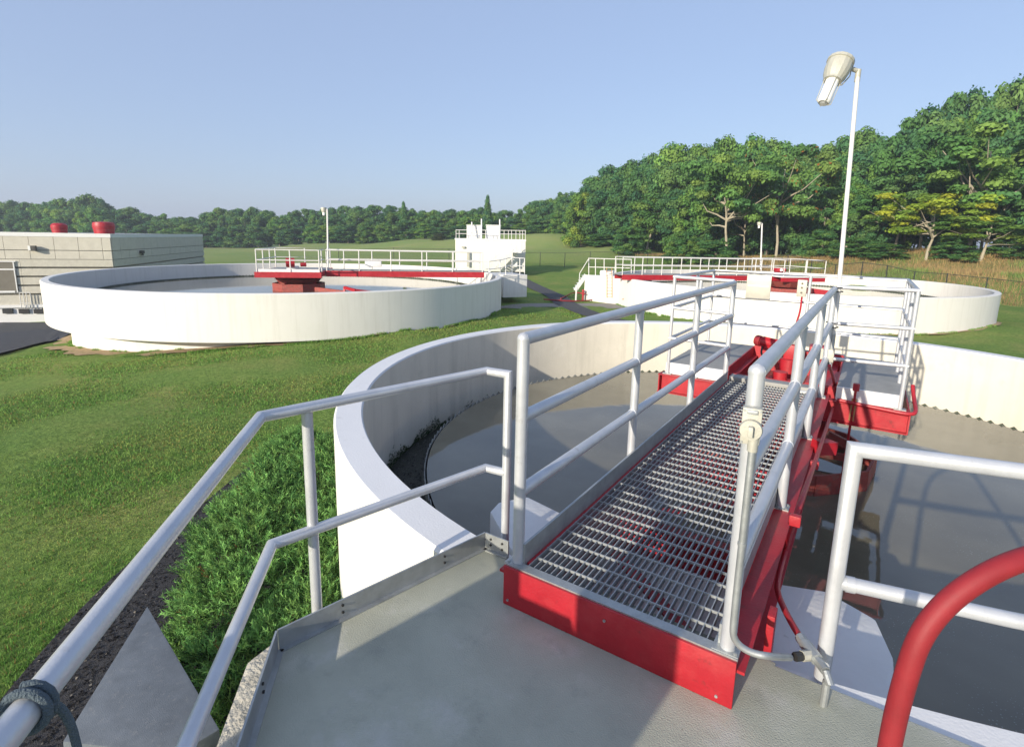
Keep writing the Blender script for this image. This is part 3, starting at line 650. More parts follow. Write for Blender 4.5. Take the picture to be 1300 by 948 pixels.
MB().bx(-.12, .2, 4.8, 5.1, -.2, -.08).build('base_block', RED, dr, bevel=.02)
MB().tube(smooth_line([(-.32, 5.64, .18), (-.32, 5.58, .07), (-.22, 5.48, .05), (-.12, 5.48, .10), (-.08, 5.54, .16)], 2), .012, 8).build('cable', BLACK, dr)

# feedwell and skimmer gear under the bridge
fw = thing('feedwell_ring', (0, 5.25, -1.2), 'weathered red feedwell ring breaking the water under the walkway', 'feedwell')
rs = []
for k in range(10):
    a0, a1 = 2*math.pi*(k+.3)/10, 2*math.pi*(k+1.3)/10; r = 1.08
    p = MB().bar((r*math.cos(a0), 5.25+r*math.sin(a0), -1.06), (r*math.cos(a1), 5.25+r*math.sin(a1), -1.06), .03, .30).build('ring_plate', REDD, fw)
for k in range(5):
    a0 = 2*math.pi*(k+.1)/5
    MB().bar((.2*math.cos(a0), 5.25+.2*math.sin(a0), -1.0), (1.05*math.cos(a0), 5.25+1.05*math.sin(a0), -1.0), .05, .08).build('spoke', REDD, fw)
MB().tube([(0, 5.25, -1.3), (0, 5.25, -.25)], .19, 28).build('centre_column', REDD, fw)
MB().lathe((0, 5.25, 0), [(.19, -.55), (.34, -.55), (.34, -.40), (.19, -.40)], 32).build('collar', REDD, fw)
sk = thing('skimmer_arm', (.6, 4.2, -1.1), 'rusty red skimmer arm hanging below the right edge of the walkway', 'skimmer')
a0 = pz(1046, 560, -.75); a1 = pz(1092, 590, -1.02)
MB().bar(tuple(pz(1050, 551, -.8)), tuple(pz(1095, 574, -.95)), .06, .10).build('arm', REDD, sk)
MB().bar(tuple(pz(1020, 612, -1.05)), tuple(pz(1066, 611, -1.05)), .03, .16).build('blade', REDD, sk)
MB().bar(tuple(px_(1036, 567, .56)), tuple(px_(1056, 567, .66)), .10, .10).build('bracket', RED, sk)
q0 = Vector(py_(1087, 492, 4.2)); q1 = Vector(pz(1066, 624, -1.08))
MB().tube([q0, q1], .012, 8).build('hanger_rod', RED, sk)
qa = q0.lerp(q1, .10); qb = q0.lerp(q1, .30)
MB().bar(qa, qb, .045, .012, up=(0, 1, 0)).build('slotted_plate', YHOSE, sk)
for k in (.25, .5, .75): c = qa.lerp(qb, k); MB().tube([c+Vector((0, -.011, 0)), c+Vector((0, -.006, 0))], .009, 8).build('bolt', BLACK, sk)
MB().tube([q0+Vector((0, 0, .04)), q0+Vector((0, 0, -.03))], .03, 10).build('eye', RED, sk)

# red conduit clipped to the right beam and its silver fittings
rc = thing('red_conduit', (.6, 2, -.2), 'red conduit pipe clipped along the outside of the right bridge beam', 'conduit')
P = [pz(1020, 815, -.06), pz(1002, 786, -.08), pz(986, 752, -.12), pz(988, 732, -.13), pz(999, 692, -.14), px_(1010, 655, .60), px_(1030, 600, .60), px_(1047, 550, .60), px_(1059, 512, .59), px_(1061, 500, .58), px_(1058, 480, .56), px_(1053, 464, .545)]
MB().tube(smooth_line(P, 2), .0135, 12).build('pipe', RED, rc)
for (u, v) in ((1009, 660), (1034, 590)):
    q = Vector(px_(u, v, .60)); MB().box(q, (.05, .035, .05)).build('clamp', RED, rc, bevel=.005)
q = Vector(px_(994, 690, .585)); MB().bx(.565, .595, q.y-.06, q.y+.02, -.25, -.02).build('bracket', RED, rc, bevel=.004)
P = [(.62, 4.22, -.03), (1.0, 4.2, -.05), (1.22, 4.19, -.06), (1.27, 4.25, -.04), (1.26, 4.6, .0), (1.24, 4.7, .12)]
MB().tube(smooth_line(P, 2), .018, 10).build('branch_pipe', RED, rc)
cf = thing('conduit_fitting', tuple(pz(1030, 833, -.06)), 'silver conduit elbow joining the red pipe at the bottom of the bridge', 'fitting')
A = Vector(pz(1019, 813, -.06)); B = Vector(pz(1044, 846, -.06))
MB().tube([A-(B-A)*.15, A+(B-A)*.12], .021, 8).build('nut', GALV, cf)
MB().tube([A+(B-A)*.12, A+(B-A)*.75], .024, 16).build('tee_body', GALV, cf)
MB().tube([A+(B-A)*.75, B+(B-A)*.15], .018, 8).build('nut', GALV, cf)
MB().tube([B+(B-A)*.15, B+(B-A)*.35+Vector((0, 0, -.02)), Vector((B.x+.02, B.y-.02, -.10)), Vector((B.x+.02, B.y-.02, PZ-.01))], .014, 10).build('drop_pipe', GALV, cf)
Cc = Vector(pz(1003, 834, -.05)); Md = A.lerp(B, .55)
MB().tube([Cc.lerp(Md, .2), Cc.lerp(Md, .55)], .017, 8).build('bushing', BLACK, cf)
MB().tube([Cc.lerp(Md, .5), Md], .02, 8).build('nut', IVORY, cf)

# round switch on the first right post
es = thing('rotary_switch', (.47, -.03, .55), 'ivory round rotary switch box strapped to the first right post of the walkway', 'switch')
def zp(v, x=.472, y=-.03):
    zs = np.linspace(-.3, 1.2, 400); return float(min(zs, key=lambda z: abs(topx((x, y, z))[1]-v)))
zA, zB = zp(514), zp(560); xc, yc = .479, -.052
ang = math.atan2(EYE[1]-yc, EYE[0]-xc)+math.pi/2
fwd = Vector((math.cos(ang-math.pi/2), math.sin(ang-math.pi/2), 0))
c = Vector((xc, yc, (zA+zB)/2))+fwd*.0
MB().box(c, (.062, .035, zA-zB), ang).build('housing', IVORY, es, bevel=.006)
c2 = c+fwd*.018+Vector((0, 0, -.008))
MB().lathe(c2, [(.0001, 0), (.036, 0), (.037, .006), (.034, .016), (.0001, .018)], 28, axis=fwd).build('dial', IVORY, es)
MB().box(c2+fwd*.028, (.016, .024, .036), ang).build('knob', IVORY, es, bevel=.004)
MB().box(c+fwd*.02+Vector((0, 0, (zA-zB)/2-.012)), (.034, .012, .014), ang).build('hinge', GALV, es, bevel=.003)
for sx in (-1, 1):
    for sz in (-1, 1):
        MB().tube([c+fwd*.017+Vector((math.cos(ang), math.sin(ang), 0))*sx*.025+Vector((0, 0, sz*((zA-zB)/2-.008))), c+fwd*.021+Vector((math.cos(ang), math.sin(ang), 0))*sx*.025+Vector((0, 0, sz*((zA-zB)/2-.008)))], .004, 8).build('screw', GALV, es)
cn = thing('grey_conduit', (.5, -.05, -.1), 'grey conduit dropping from the rotary switch and curving out at the post foot', 'conduit')
xk, yk = .492, -.066
P = [(xk, yk, zB+.005), (xk, yk, zp(760, xk, yk)), (xk+.001, yk-.001, zp(790, xk, yk)), (xk+.003, yk-.002, zp(806, xk, yk)), tuple(py_(938, 819, -.06)), tuple(py_(955, 829, -.05)), tuple(py_(978, 833, -.035)), tuple(Cc)]
MB().tube([P[0], P[1], P[2]]+[tuple(q) for q in smooth_line(P[2:], 3)][1:], .0125, 12).build('pipe', GALV, cn)
MB().tube([(xk, yk, zB+.03), (xk, yk, zB-.02)], .017, 12).build('collar', IVORY, cn)
q = Vector(P[0]).lerp(Vector(P[1]), .62); MB().tube([q, q-Vector((0, 0, .012))], .015, 12).build('coupling', GALV, cn)

# lamp on its tall pole by the last right post
lp = thing('pole_lamp', (.545, 4.29, .0), 'tall white pole lamp with caged cylindrical glass leaning over the walkway end', 'lamp')
top = Vector(pd(1089, 96, 5.45)); base = Vector((.515, 4.285, .28))
MB().tube([base, Vector((.505, 4.29, 1.05)), top], .0205, 14).build('pole', WRAIL, lp)
for h in (.714, 1.07):
    for dz in (-.022, .022):
        MB().lathe((.49, 4.28, h+dz), [(.052, -.004), (.058, -.004), (.058, .004), (.052, .004)], 20).build('clamp', BLACK, lp)
jb = MB().box((.515, 4.265, .40), (.055, .05, .13)).build('junction_box', IVORY, lp, bevel=.006)
MB().tube([(.514, 4.28, .62), (.515, 4.275, .47)], .02, 10).build('coupling', GALV, lp)
MB().tube([Vector(top)+Vector((0, 0, -.06)), Vector(top)+Vector((0, 0, .055))], .026, 14).build('elbow', IVORY, lp)
Hc = Vector(pd(1068, 77, 5.42)); Gb = Vector(pd(1045, 131, 5.38)); axd = (Gb-Hc).normalized(); L_ = (Gb-Hc).length
MB().tube([Vector(top)+Vector((0, 0, .04)), Hc+axd*.05], .022, 12).build('arm', IVORY, lp)
MB().lathe(Hc, [(.0001, -.035), (.09, -.03), (.125, 0), (.128, .03), (.118, .035), (.120, .11), (.105, .19), (.088, .225), (.088, .245), (.0001, .245)], 16, axis=axd).build('housing', IVORY, lp, smooth=18)
MB().lathe(Hc+axd*.245, [(.0001, 0), (.062, 0), (.060, L_-.26), (.045, L_-.245), (.0001, L_-.24)], 20, axis=axd).build('glass', LENS, lp)
e = axd.orthogonal().normalized(); g = axd.cross(e)
for k in range(4):
    a = math.pi/2*k+.4; o = e*math.cos(a)*.078+g*math.sin(a)*.078; MB().tube([Hc+axd*.24+o, Hc+axd*(L_-.01)+o*.9, Hc+axd*(L_+.01)+o*.55], .0045, 6).build('guard_wire', IVORY, lp)
MB().lathe(Hc+axd*(L_-.005), [(.035, -.004), (.045, -.004), (.045, .008), (.035, .008)], 16, axis=axd).build('guard_ring', IVORY, lp)
o = g*.13 if g.dot(RV) > 0 else g*-.13
rv = Vector(RV); o = (rv-axd*rv.dot(axd)).normalized()
MB().tube([Hc+o*.12+axd*.01, Hc+o*.14+axd*.12, Hc+o*.10+axd*.24, Hc+o*.06+axd*.26], .006, 6).build('hinge_rod', IVORY, lp)
MB().tube([(.515, 4.26, .335), (.515, 4.25, .28)], .014, 8).build('gland', GALV, lp)

# fat red hose in the right corner
hz = thing('red_hose', tuple(pd(1200, 780, 1.1)), 'thick red rubber hose arching through the lower right corner', 'hose')
P0 = pd(1118, 1040, 1.19); P = [(P0[0]+.05, P0[1]-.25, PZ+.02), (P0[0]+.02, P0[1]-.10, PZ+.03), (P0[0], P0[1]-.03, PZ+.12), pd(1122, 990, 1.16), pd(1134, 920, 1.13), pd(1150, 858, 1.10), pd(1168, 805, 1.08), pd(1203, 762, 1.07), pd(1252, 728, 1.06), pd(1305, 706, 1.06), pd(1380, 690, 1.08), pd(1480, 690, 1.14), (1.50, -.62, .66), (1.66, -.80, .42), (1.74, -.95, .08), (1.80, -1.15, PZ+.03), (1.95, -1.6, PZ+.02), (2.3, -2.2, PZ+.02)]
MB().tube(smooth_line(P, 3), .021, 20).build('hose', REDH, hz)

# ================================================================ far tanks' bridges
def frame(c, a, n):
    a = np.array(a); n = np.array(n); return lambda s, t, z: (c[0]+a[0]*s+n[0]*t, c[1]+a[1]*s+n[1]*t, z)
def lbox(mb, Fm, s0, s1, t0, t1, z0, z1):
    return mb.prism([Fm(s0, t0, 0)[:2], Fm(s1, t0, 0)[:2], Fm(s1, t1, 0)[:2], Fm(s0, t1, 0)[:2]], z0, z1)
F2 = frame(T2, (.717, .697), (.697, -.717)); F3 = frame(T3, (.708, .706), (.706, -.708))
def rails(name, label, Fm, runs, z, posts, hs=(1.07, .55), r=.028, m=WRAIL, cat='railing', group=None):
    c = Fm(*runs[0][0], z); t = thing(name, c, label, cat, group)
    for run in runs:
        for h, nm in zip(hs, ('top_rail', 'mid_rail', 'low_rail')):
            MB().tube([Fm(*q, z+h) for q in run], r, 8).build(nm, m, t)
    for q in posts: MB().tube([Fm(*q, z-.05), Fm(*q, z+hs[0])], r*1.05, 8).build('post', m, t)
    return t
# --- left tank bridge
b2 = thing('walkway_bridge', F2(5, .95, DK2), 'red walkway bridge across the large left tank to its centre platform', 'bridge')
for t_ in (.30, 1.60): lbox(MB(), F2, 1.5, 10.1, t_-.05, t_+.05, DK2-.34, DK2-.03).build('beam', RED, b2)
lbox(MB(), F2, 1.4, 10.2, .36, 1.54, DK2-.05, DK2).build('deck', PLATE, b2)
rails('guard_rail', 'white guard rail on the near side of the left tank bridge', F2, [[(1.5, 1.6), (10.0, 1.6)]], DK2, [(k, 1.6) for k in np.linspace(1.55, 10.0, 6)], group=None)
rails('guard_rail', 'white guard rail on the far side of the left tank bridge', F2, [[(1.5, .30), (10.0, .30)]], DK2, [(k, .30) for k in np.linspace(2.3, 10.0, 6)])
p2 = thing('centre_platform', F2(0, 1.1, DK2), 'red edged centre platform of the large left tank with boxed white railing', 'platform')
for t_ in (-.95, 3.15): lbox(MB(), F2, -1.7, 1.5, t_-.06, t_+.06, DK2-.30, DK2-.02).build('beam', RED, p2)
for s_ in (-1.62, 1.42): lbox(MB(), F2, s_-.05, s_+.05, -.88, 3.08, DK2-.28, DK2-.03).build('side_beam', RED, p2)
lbox(MB(), F2, -1.55, 1.35, -.85, 3.05, DK2-.04, DK2+.0).build('deck', PLATE, p2)
lbox(MB(), F2, -1.6, 1.4, 3.06, 3.085, DK2-.02, DK2+.12).build('kick_plate', TRIM, p2)
pp = [(-1.6, 3.1), (-1.6, -.9), (1.4, -.9), (1.4, .3)], [(1.4, 1.6), (1.4, 3.1), (-1.6, 3.1)]
rails('platform_railing', 'white railing boxed round the centre platform of the left tank', F2, list(pp), DK2+.02, [(-1.6, 3.1), (-1.6, 1.8), (-1.6, .4), (-1.6, -.9), (0, -.9), (1.4, -.9), (1.4, 2.3), (1.4, 3.1), (0, 3.1)])
d2 = thing('drive_unit', F2(-.2, 1.6, DK2), 'small round red motor on the centre platform of the left tank', 'drive unit')
MB().tube([F2(-.1, 2.0, DK2), F2(-.1, 2.0, DK2+.22)], .32, 20).build('base', TRIM, d2)
MB().tube([F2(-.35, 2.4, DK2+.42), F2(.05, 2.3, DK2+.42)], .24, 18).build('motor', RED, d2)
MB().tube([F2(.35, 2.3, DK2+.32), F2(.6, 2.2, DK2+.32)], .11, 14).build('shaft_end', RED, d2)
f2 = thing('feedwell_ring', F2(0, 1.1, -1.7), 'rust-red stepped feedwell drum standing in the middle of the large left tank', 'feedwell')
def poly_drum(mb, Fm, s, t, r, z0, z1, n=8, r1=None, th=.05):
    r1 = r if r1 is None else r1; c = Fm(s, t, 0)
    return mb.lathe((c[0], c[1], 0), [(r, z0), (r1, z1), (r1-th, z1), (r-th, z0)], n, a0=.3, a1=.3+2*math.pi)
poly_drum(MB(), F2, 0, 1.1, 1.35, -1.75, -1.13).build('drum', REDD, f2, smooth=10)
poly_drum(MB(), F2, 0, 1.1, 1.02, -1.12, -.92, r1=1.18).build('lower_skirt', REDD, f2, smooth=10)
poly_drum(MB(), F2, 0, 1.1, 1.25, -.90, -.74, r1=1.0).build('upper_skirt', REDD, f2, smooth=10)
MB().tube([F2(0, 1.1, -1.7), F2(0, 1.1, -.45)], .35, 16).build('column', REDD, f2)
for k in range(4):
    a = k*math.pi/2+.5; MB().bar(F2(1.0*math.cos(a), 1.1+1.0*math.sin(a), -1.15), F2(1.05*math.cos(a), 1.1+1.05*math.sin(a), -.75), .12, .12).build('bracket', RED, f2)
s2 = thing('skimmer_arm', F2(2, 3, -1.5), 'orange-red skimmer arm lying across the water of the left tank', 'skimmer')
q0 = pz(352, 360.5, -1.25); q1 = pz(447, 373, -1.55)
MB().bar(tuple(q0), tuple(q1), .12, .22).build('arm', REDD, s2)
q0 = pz(437, 372, -1.5); q2 = pz(437.5, 365, -1.22); q3 = pz(452, 369, -1.3); q4 = pz(474, 371.5, -1.42)
MB().bar(tuple(q0), tuple(q2), .10, .10).build('upright', RED, s2); MB().bar(tuple(q2), tuple(q3), .14, .14).build('trough', RED, s2); MB().bar(tuple(q3), tuple(q4), .14, .16).build('trough', RED, s2)
def lamp_post(name, label, base, top, r=.045, head=True, side=-1):
    t = thing(name, tuple(base), label, 'lamp'); b = Vector(base); T = Vector(top)
    MB().tube([b, T], r, 10).build('pole', WRAIL, t)
    e = Vector((RV[0], RV[1], 0)).normalized()*side
    MB().tube([T, T+e*.16+Vector((0, 0, .03))], r*.9, 8).build('arm', WRAIL, t)
    MB().lathe(T+e*.20+Vector((0, 0, .10)), [(.0001, 0), (.15, .0), (.16, .05), (.12, .24), (.0001, .24)], 12, axis=(0, 0, -1)).build('housing', IVORY, t)
    MB().lathe(T+e*.20+Vector((0, 0, -.14)), [(.0001, 0), (.08, 0), (.07, .18), (.0001, .2)], 12, axis=(0, 0, -1)).build('glass', LENS, t)
    return t
D_ = (np.array(F2(1.7, 1.0, DK2))-EYE)@FV; bl = pd(416.5, 340.5, D_); lamp_post('pole_lamp', 'slender white pole lamp standing at the centre of the left tank bridge', bl, tuple(pd(415.5, 266, D_)))
px2 = thing('panel_box', F2(6, 1.7, DK2), 'low white box on the rim side of the left tank bridge rail', 'box')
c = F2(3.9, .2, DK2); MB().box((c[0], c[1], DK2+.30), (.9, .35, .36), .77).build('housing', TRIM, px2, bevel=.03); MB().box((c[0], c[1], DK2+.52), (.2, .2, .08), .77).build('vent', TRIM, px2)

# step block at the end of the left tank bridge
def pbox(mb, u0, u1, v0, v1, D0, D1, thick, zbot=None):
    a = pd(u0, v0, D0); b = pd(u1, v0, D1); z1 = [a[2], b[2]]; z0 = [pd(u0, v1, D0)[2], pd(u1, v1, D1)[2]] if zbot is None else [zbot, zbot]
    d = b[:2]-a[:2]; d /= np.linalg.norm(d); n = np.array([-d[1], d[0]])*thick
    zt = (z1[0]+z1[1])/2; zb = (z0[0]+z0[1])/2
    return mb.prism([tuple(a[:2]), tuple(b[:2]), tuple(b[:2]+n), tuple(a[:2]+n)], zb, zt)
sb = thing('step_block', tuple(pd(655, 378, 35.5)), 'white concrete block joined to the right end of the left tank, railing on top', 'block')
pbox(MB(), 639.5, 669.5, 349, 378, 34.3, 35.0, 2.6).build('block', WHITE, sb, bevel=.03)
def pt(u, v, D): return tuple(pd(u, v, D))
rr_ = thing('platform_railing', pt(655, 349, 35), 'white railing on top of the step block at the right end of the left tank', 'railing')
def tub(t, nm, pts, r=.03, m=WRAIL, n=8): return MB().tube([pt(*q) for q in pts], r, n).build(nm, m, t)
for vo, nm in ((0, 'top_rail'), (10, 'mid_rail')):
    tub(rr_, nm, [(612, 331+vo, 34.5), (621, 332+vo, 34.3), (636, 330+vo, 35), (648, 327+vo, 36), (666, 328+vo, 36)])
for u, v0, v1, D in ((612, 331, 347, 34.5), (621, 332, 347, 34.3), (635, 330, 348, 35), (642, 329, 350, 34.5), (650, 327, 350, 35), (660, 328, 350, 35), (666, 328, 350, 35.5)): tub(rr_, 'post', [(u, v0, D), (u, v1, D)], .03)
tub(rr_, 'post', [(611, 345, 33.8), (610.5, 360, 33.8)], .045)

# head house beyond the left tank
hh = thing('head_house', pt(622, 339, 57), 'white concrete head house with outside stair standing beyond the left tank', 'building')
pbox(MB(), 578, 667.5, 304, 345, 57, 57, 5).build('wall', WHITE, hh, bevel=.03)
pbox(MB(), 577.3, 668, 303.4, 305.4, 56.95, 56.95, 5.1).build('coping', TRIM, hh)
pbox(MB(), 593, 596, 320, 339, 56.93, 56.93, .06).build('drain_pipe', IVORY, hh)
pbox(MB(), 586, 590, 312.5, 315, 56.9, 56.9, .1).build('wall_light', IVORY, hh)
st = thing('outside_stair', pt(640, 340, 56), 'white stair climbing the front of the head house to a small landing', 'stairs')
for k in range(11):
    u = 624+k*2.7; v = 341-k*2.35; pbox(MB(), u, u+4.0, v-.4, v+.6, 55.6, 55.6, .9).build('tread', TRIM, st)
for D in (55.5, 56.5): MB().bar(pt(620, 345, D), pt(652, 318, D), .06, .30).build('stringer', TRIM, st)
pbox(MB(), 648, 662, 318, 321, 55.5, 55.5, 1.2).build('landing', TRIM, st)
MB().bar(pt(620, 334, 55.5), pt(650, 309.5, 55.5), .05, .05).build('stair_rail', WRAIL, st)
MB().bar(pt(650, 309.5, 55.5), pt(662, 309.5, 55.5), .05, .05).build('landing_rail', WRAIL, st)
for u in (650, 656, 662): MB().tube([pt(u, 309.5, 55.5), pt(u, 321, 55.5)], .03, 6).build('post', WRAIL, st)
pbox(MB(), 651, 657, 320.5, 339, 56.6, 56.6, .3).build('support', TRIM, st)
hr = thing('roof_railing', pt(622, 304, 57), 'white railing round the roof of the head house', 'railing')
for vo, nm in ((0, 'top_rail'), (4.6, 'mid_rail')):
    tub(hr, nm, [(579, 292.3+vo, 60.5), (579, 292+vo, 57.2), (667, 292.8+vo, 57.2), (667, 292.8+vo, 61)], .035)
for u in (579, 583, 593, 600, 611.5, 616.5, 634, 640, 645.5, 649.5, 655, 660, 663.5, 667): tub(hr, 'post', [(u, 292.3, 57.2), (u, 304, 57.2)], .032)
for u0, u1, nm in ((592.5, 612, 'pale rectangular gate panel left of the pair on the head house roof'), (617, 635.5, 'pale rectangular gate panel right of the pair on the head house roof')):
    g_ = thing('gate_panel', pt((u0+u1)/2, 304, 58.5), nm, 'panel', 'panels on the head house roof')
    pbox(MB(), u0, u1, 286.3, 304, 58.5, 58.5, .15).build('panel', GALV if False else BLOCKW, g_, bevel=.02)
    pbox(MB(), u0-.3, u1+.3, 285.6, 286.6, 58.4, 58.4, .3).build('cap', TRIM, g_)
for u, v, nm in ((599, 282, 'shortest white valve stem pole at the left on the head house roof'), (611.3, 278, 'white valve stem pole between the two roof panels of the head house'), (634.5, 278.5, 'white valve stem pole at the right edge of the right roof panel')):
    o = MB().tube([pt(u, v, 58), pt(u, 306, 58)], .075, 10).build('stem_pole', TRIM); tag(o, nm, 'pole', 'stem poles on the head house')

# --- right tank bridge
b3 = thing('walkway_bridge', F3(-5, 0, DK3), 'red walkway bridge running to the middle of the far right tank', 'bridge')
for t_ in (-.62, .62): lbox(MB(), F3, -12.0, 1.5, t_-.05, t_+.05, DK3-.36, DK3-.03).build('beam', RED, b3)
lbox(MB(), F3, -12.2, 1.5, -.56, .56, DK3-.05, DK3).build('deck', PLATE, b3)
rails('guard_rail', 'white guard rail on the near side of the far right tank bridge', F3, [[(-12, .62), (-1.2, .62), (-1.2, 1.7), (1.9, 1.7), (1.9, -1.7)]], DK3, [(k, .62) for k in np.linspace(-12, -1.2, 9)]+[(-1.2, 1.7), (.4, 1.7), (1.9, 1.7), (1.9, 0)])
rails('guard_rail', 'white guard rail on the far side of the far right tank bridge', F3, [[(-12, -.62), (-1.2, -.62), (-1.2, -1.7), (1.9, -1.7)]], DK3, [(k, -.62) for k in np.linspace(-12, -1.2, 9)]+[(-1.2, -1.7), (.4, -1.7), (1.9, -1.7)])
p3 = thing('centre_platform', F3(.3, 0, DK3), 'white edged centre platform of the far right tank', 'platform')
lbox(MB(), F3, -1.3, 2.0, -1.75, 1.75, DK3-.06, DK3+.02).build('deck', TRIM, p3)
for t_ in (-1.65, 1.65): lbox(MB(), F3, -1.3, 2.0, t_-.05, t_+.05, DK3-.34, DK3-.06).build('beam', RED, p3)
d3 = thing('drive_unit', F3(.2, .6, DK3), 'small red motor with a white end cap on the far right tank platform', 'drive unit')
MB().tube([pt(984, 342.5, 39), pt(996, 343, 39)], .20, 14).build('motor', RED, d3)
MB().tube([pt(992, 342.8, 38.75), pt(992, 342.8, 38.6)], .10, 12).build('end_cap', TRIM, d3)
MB().tube([pt(979, 342, 39), pt(984, 342.3, 39)], .07, 10).build('shaft_end', RED, d3)
f3 = thing('feedwell_ring', F3(.2, 0, -1.9), 'rust-red feedwell drum and braces beneath the far right tank platform', 'feedwell')
poly_drum(MB(), F3, .2, .3, 1.7, -1.95, -1.45, n=10).build('drum', REDD, f3, smooth=10)
poly_drum(MB(), F3, .2, .3, 1.1, -1.4, -1.0, n=8, r1=1.5).build('skirt', REDD, f3, smooth=10)
MB().tube([F3(.2, .3, -1.9), F3(.2, .3, -.7)], .4, 14).build('column', REDD, f3)
MB().bar(pt(975, 362, 37.5), pt(1058, 373, 36.5), .12, .35).build('beam', RED, f3)
s3_ = thing('skimmer_arm', pt(1120, 378, 38), 'thin red skimmer arm at the right of the far right tank', 'skimmer')
MB().bar(pt(1100, 374, 39), pt(1172, 378.5, 39), .12, .14).build('arm', RED, s3_)
bl = pt(965.5, 342, 39.0); lamp_post('pole_lamp', 'white pole lamp standing on the far right tank bridge against the trees', bl, pt(967.5, 284, 39.2), .05, side=-1)
# corner box of the right tank with its stair, ladder and hoses
A3 = pz(742.5, 349, Z3); B3 = pz(806, 352.5, Z3)
cbx = thing('inlet_box', tuple(A3), 'white concrete inlet box at the left side of the far right tank', 'block')
DA, DB = (A3-EYE)@FV, (B3-EYE)@FV
dbx = lambda u: DA+(DB-DA)*(u-742.5)/63.5
din = T3-np.array(B3[:2]); din /= np.linalg.norm(din); din2 = T3-np.array(A3[:2]); din2 /= np.linalg.norm(din2)
MB().prism([tuple(A3[:2]), tuple(B3[:2]), tuple(B3[:2]+din*1.2), tuple(A3[:2]+din2*3.4)], -3.0, Z3+.01).build('block', WHITE, cbx, bevel=.03)
MB().tube([tuple(pd(763, 347, dbx(762)+.8)), tuple(pd(779, 347, dbx(779)+.8))], .22, 16).build('pipe_bend', TRIM, cbx)
MB().tube([tuple(pd(770, 346.3, dbx(768)+.75)), tuple(pd(778, 346.5, dbx(778)+.75))], .20, 16).build('pipe_insert', GALV, cbx)
Dd = DA
lr = thing('box_railing', pt(770, 349, Dd), 'low white railing on the inlet box at the left of the far right tank', 'railing')
for vo, nm in ((0, 'top_rail'), (11, 'mid_rail')): tub(lr, nm, [(747, 328+vo, DA+.2), (767, 328.5+vo, dbx(767)+.2), (802, 329.5+vo, DB+.2)], .028)
for u, v0, v1, D in ((747.5, 328, 349, DA+.2), (756, 328.5, 350, dbx(756)+.2), (767, 328.5, 350, dbx(767)+.2), (782, 329.5, 352, dbx(782)+.2), (801.5, 330, 353, DB+.2), (819, 342, 357, DB-.2)): tub(lr, 'post', [(u, v0, D), (u, v1, D)], .03)
ss = thing('outside_stair', pt(735, 378, 34), 'white steel stair leading down from the inlet box of the far right tank', 'stairs')
for D in (DA, DA+.9): MB().bar(pt(744, 349, D), pt(730, 369, D), .05, .28).build('stringer', TRIM, ss)
for k in range(6): a = .08+k*.16; q = Vector(pt(744, 349, DA)).lerp(Vector(pt(730, 369, DA)), a); MB().box(q+Vector((FV[0], FV[1], 0)).normalized()*.45, (.28, .9, .03), YAW*-1).build('tread', TRIM, ss)
tub(ss, 'handrail', [(747, 329, DA), (736, 347, DA), (735, 362, DA)], .028)
tub(ss, 'newel_post', [(732, 363, DA), (731, 382, DA)], .06)
ld = thing('ladder', pt(774, 365, 33.5), 'thin yellow ladder fixed to the side of the inlet box', 'ladder')
def boxface(u, v, off=.08):
    # point on the visible face of the inlet box below pixel u
    d = ray(u, v); a = A3[:2]; e = B3[:2]-A3[:2]; nn = np.array([e[1], -e[0]]); nn /= np.linalg.norm(nn)
    if nn@(EYE[:2]-a) < 0: nn = -nn
    t = ((a+nn*off-EYE[:2])@nn)/(d[:2]@nn); return tuple(EYE+d*t)
for u in (770.3, 776.8): MB().tube([boxface(u, 340), boxface(u, 378)], .018, 6).build('stile', YELLOW, ld)
for k in range(9): v = 345+k*4; MB().tube([boxface(770.3, v), boxface(776.8, v)], .010, 6).build('rung', YELLOW, ld)
hy = thing('hydrant', pt(740, 380, 34), 'red standpipe hydrant at the foot of the far tank stair', 'hydrant')
q = Vector(pt(740, 379, DA)); MB().tube([q-Vector((0, 0, .1)), q+Vector((0, 0, .52))], .075, 14).build('barrel', RED, hy); MB().lathe(q+Vector((0, 0, .5)), [(.0001, 0), (.10, 0), (.10, .06), (.06, .12), (.0001, .13)], 14).build('cap', RED, hy)
MB().tube([q+Vector((-.16, 0, .36)), q+Vector((.16, 0, .36))], .045, 10).build('outlet', RED, hy)
def ghose(name, label, pix, r, m):
    pts = []
    for u, v in pix:
        p = pz(u, v, -2.5)
        for _ in range(3): p = pz(u, v, gz(p[0], p[1])+r+.07)
        pts.append(tuple(p))
    o = MB().tube(smooth_line(pts, 2), r, 8).build(name, m); tag(o, label, 'hose')
ghose('ground_hose', 'red fire hose lying on the gravel in front of the far tank box', [(690, 380), (712, 381.5), (735, 382.5), (760, 380), (792, 380)], .045, REDH)
ghose('ground_hose', 'red hose running from the hydrant off towards the asphalt path', [(738, 372), (728, 371), (718, 376), (712, 379)], .04, RED)
Dh = (B3-EYE)@FV-.35; P = [pd(u, v, Dh) for u, v in ((812, 353.5), (808, 354), (805.5, 359), (803.5, 367), (801, 373), (796, 377), (790, 380))]
o = MB().tube(smooth_line(P, 2), .03, 8).build('rim_hose', YHOSE); tag(o, 'tan hose hanging over the rim of the far right tank beside the box', 'hose')

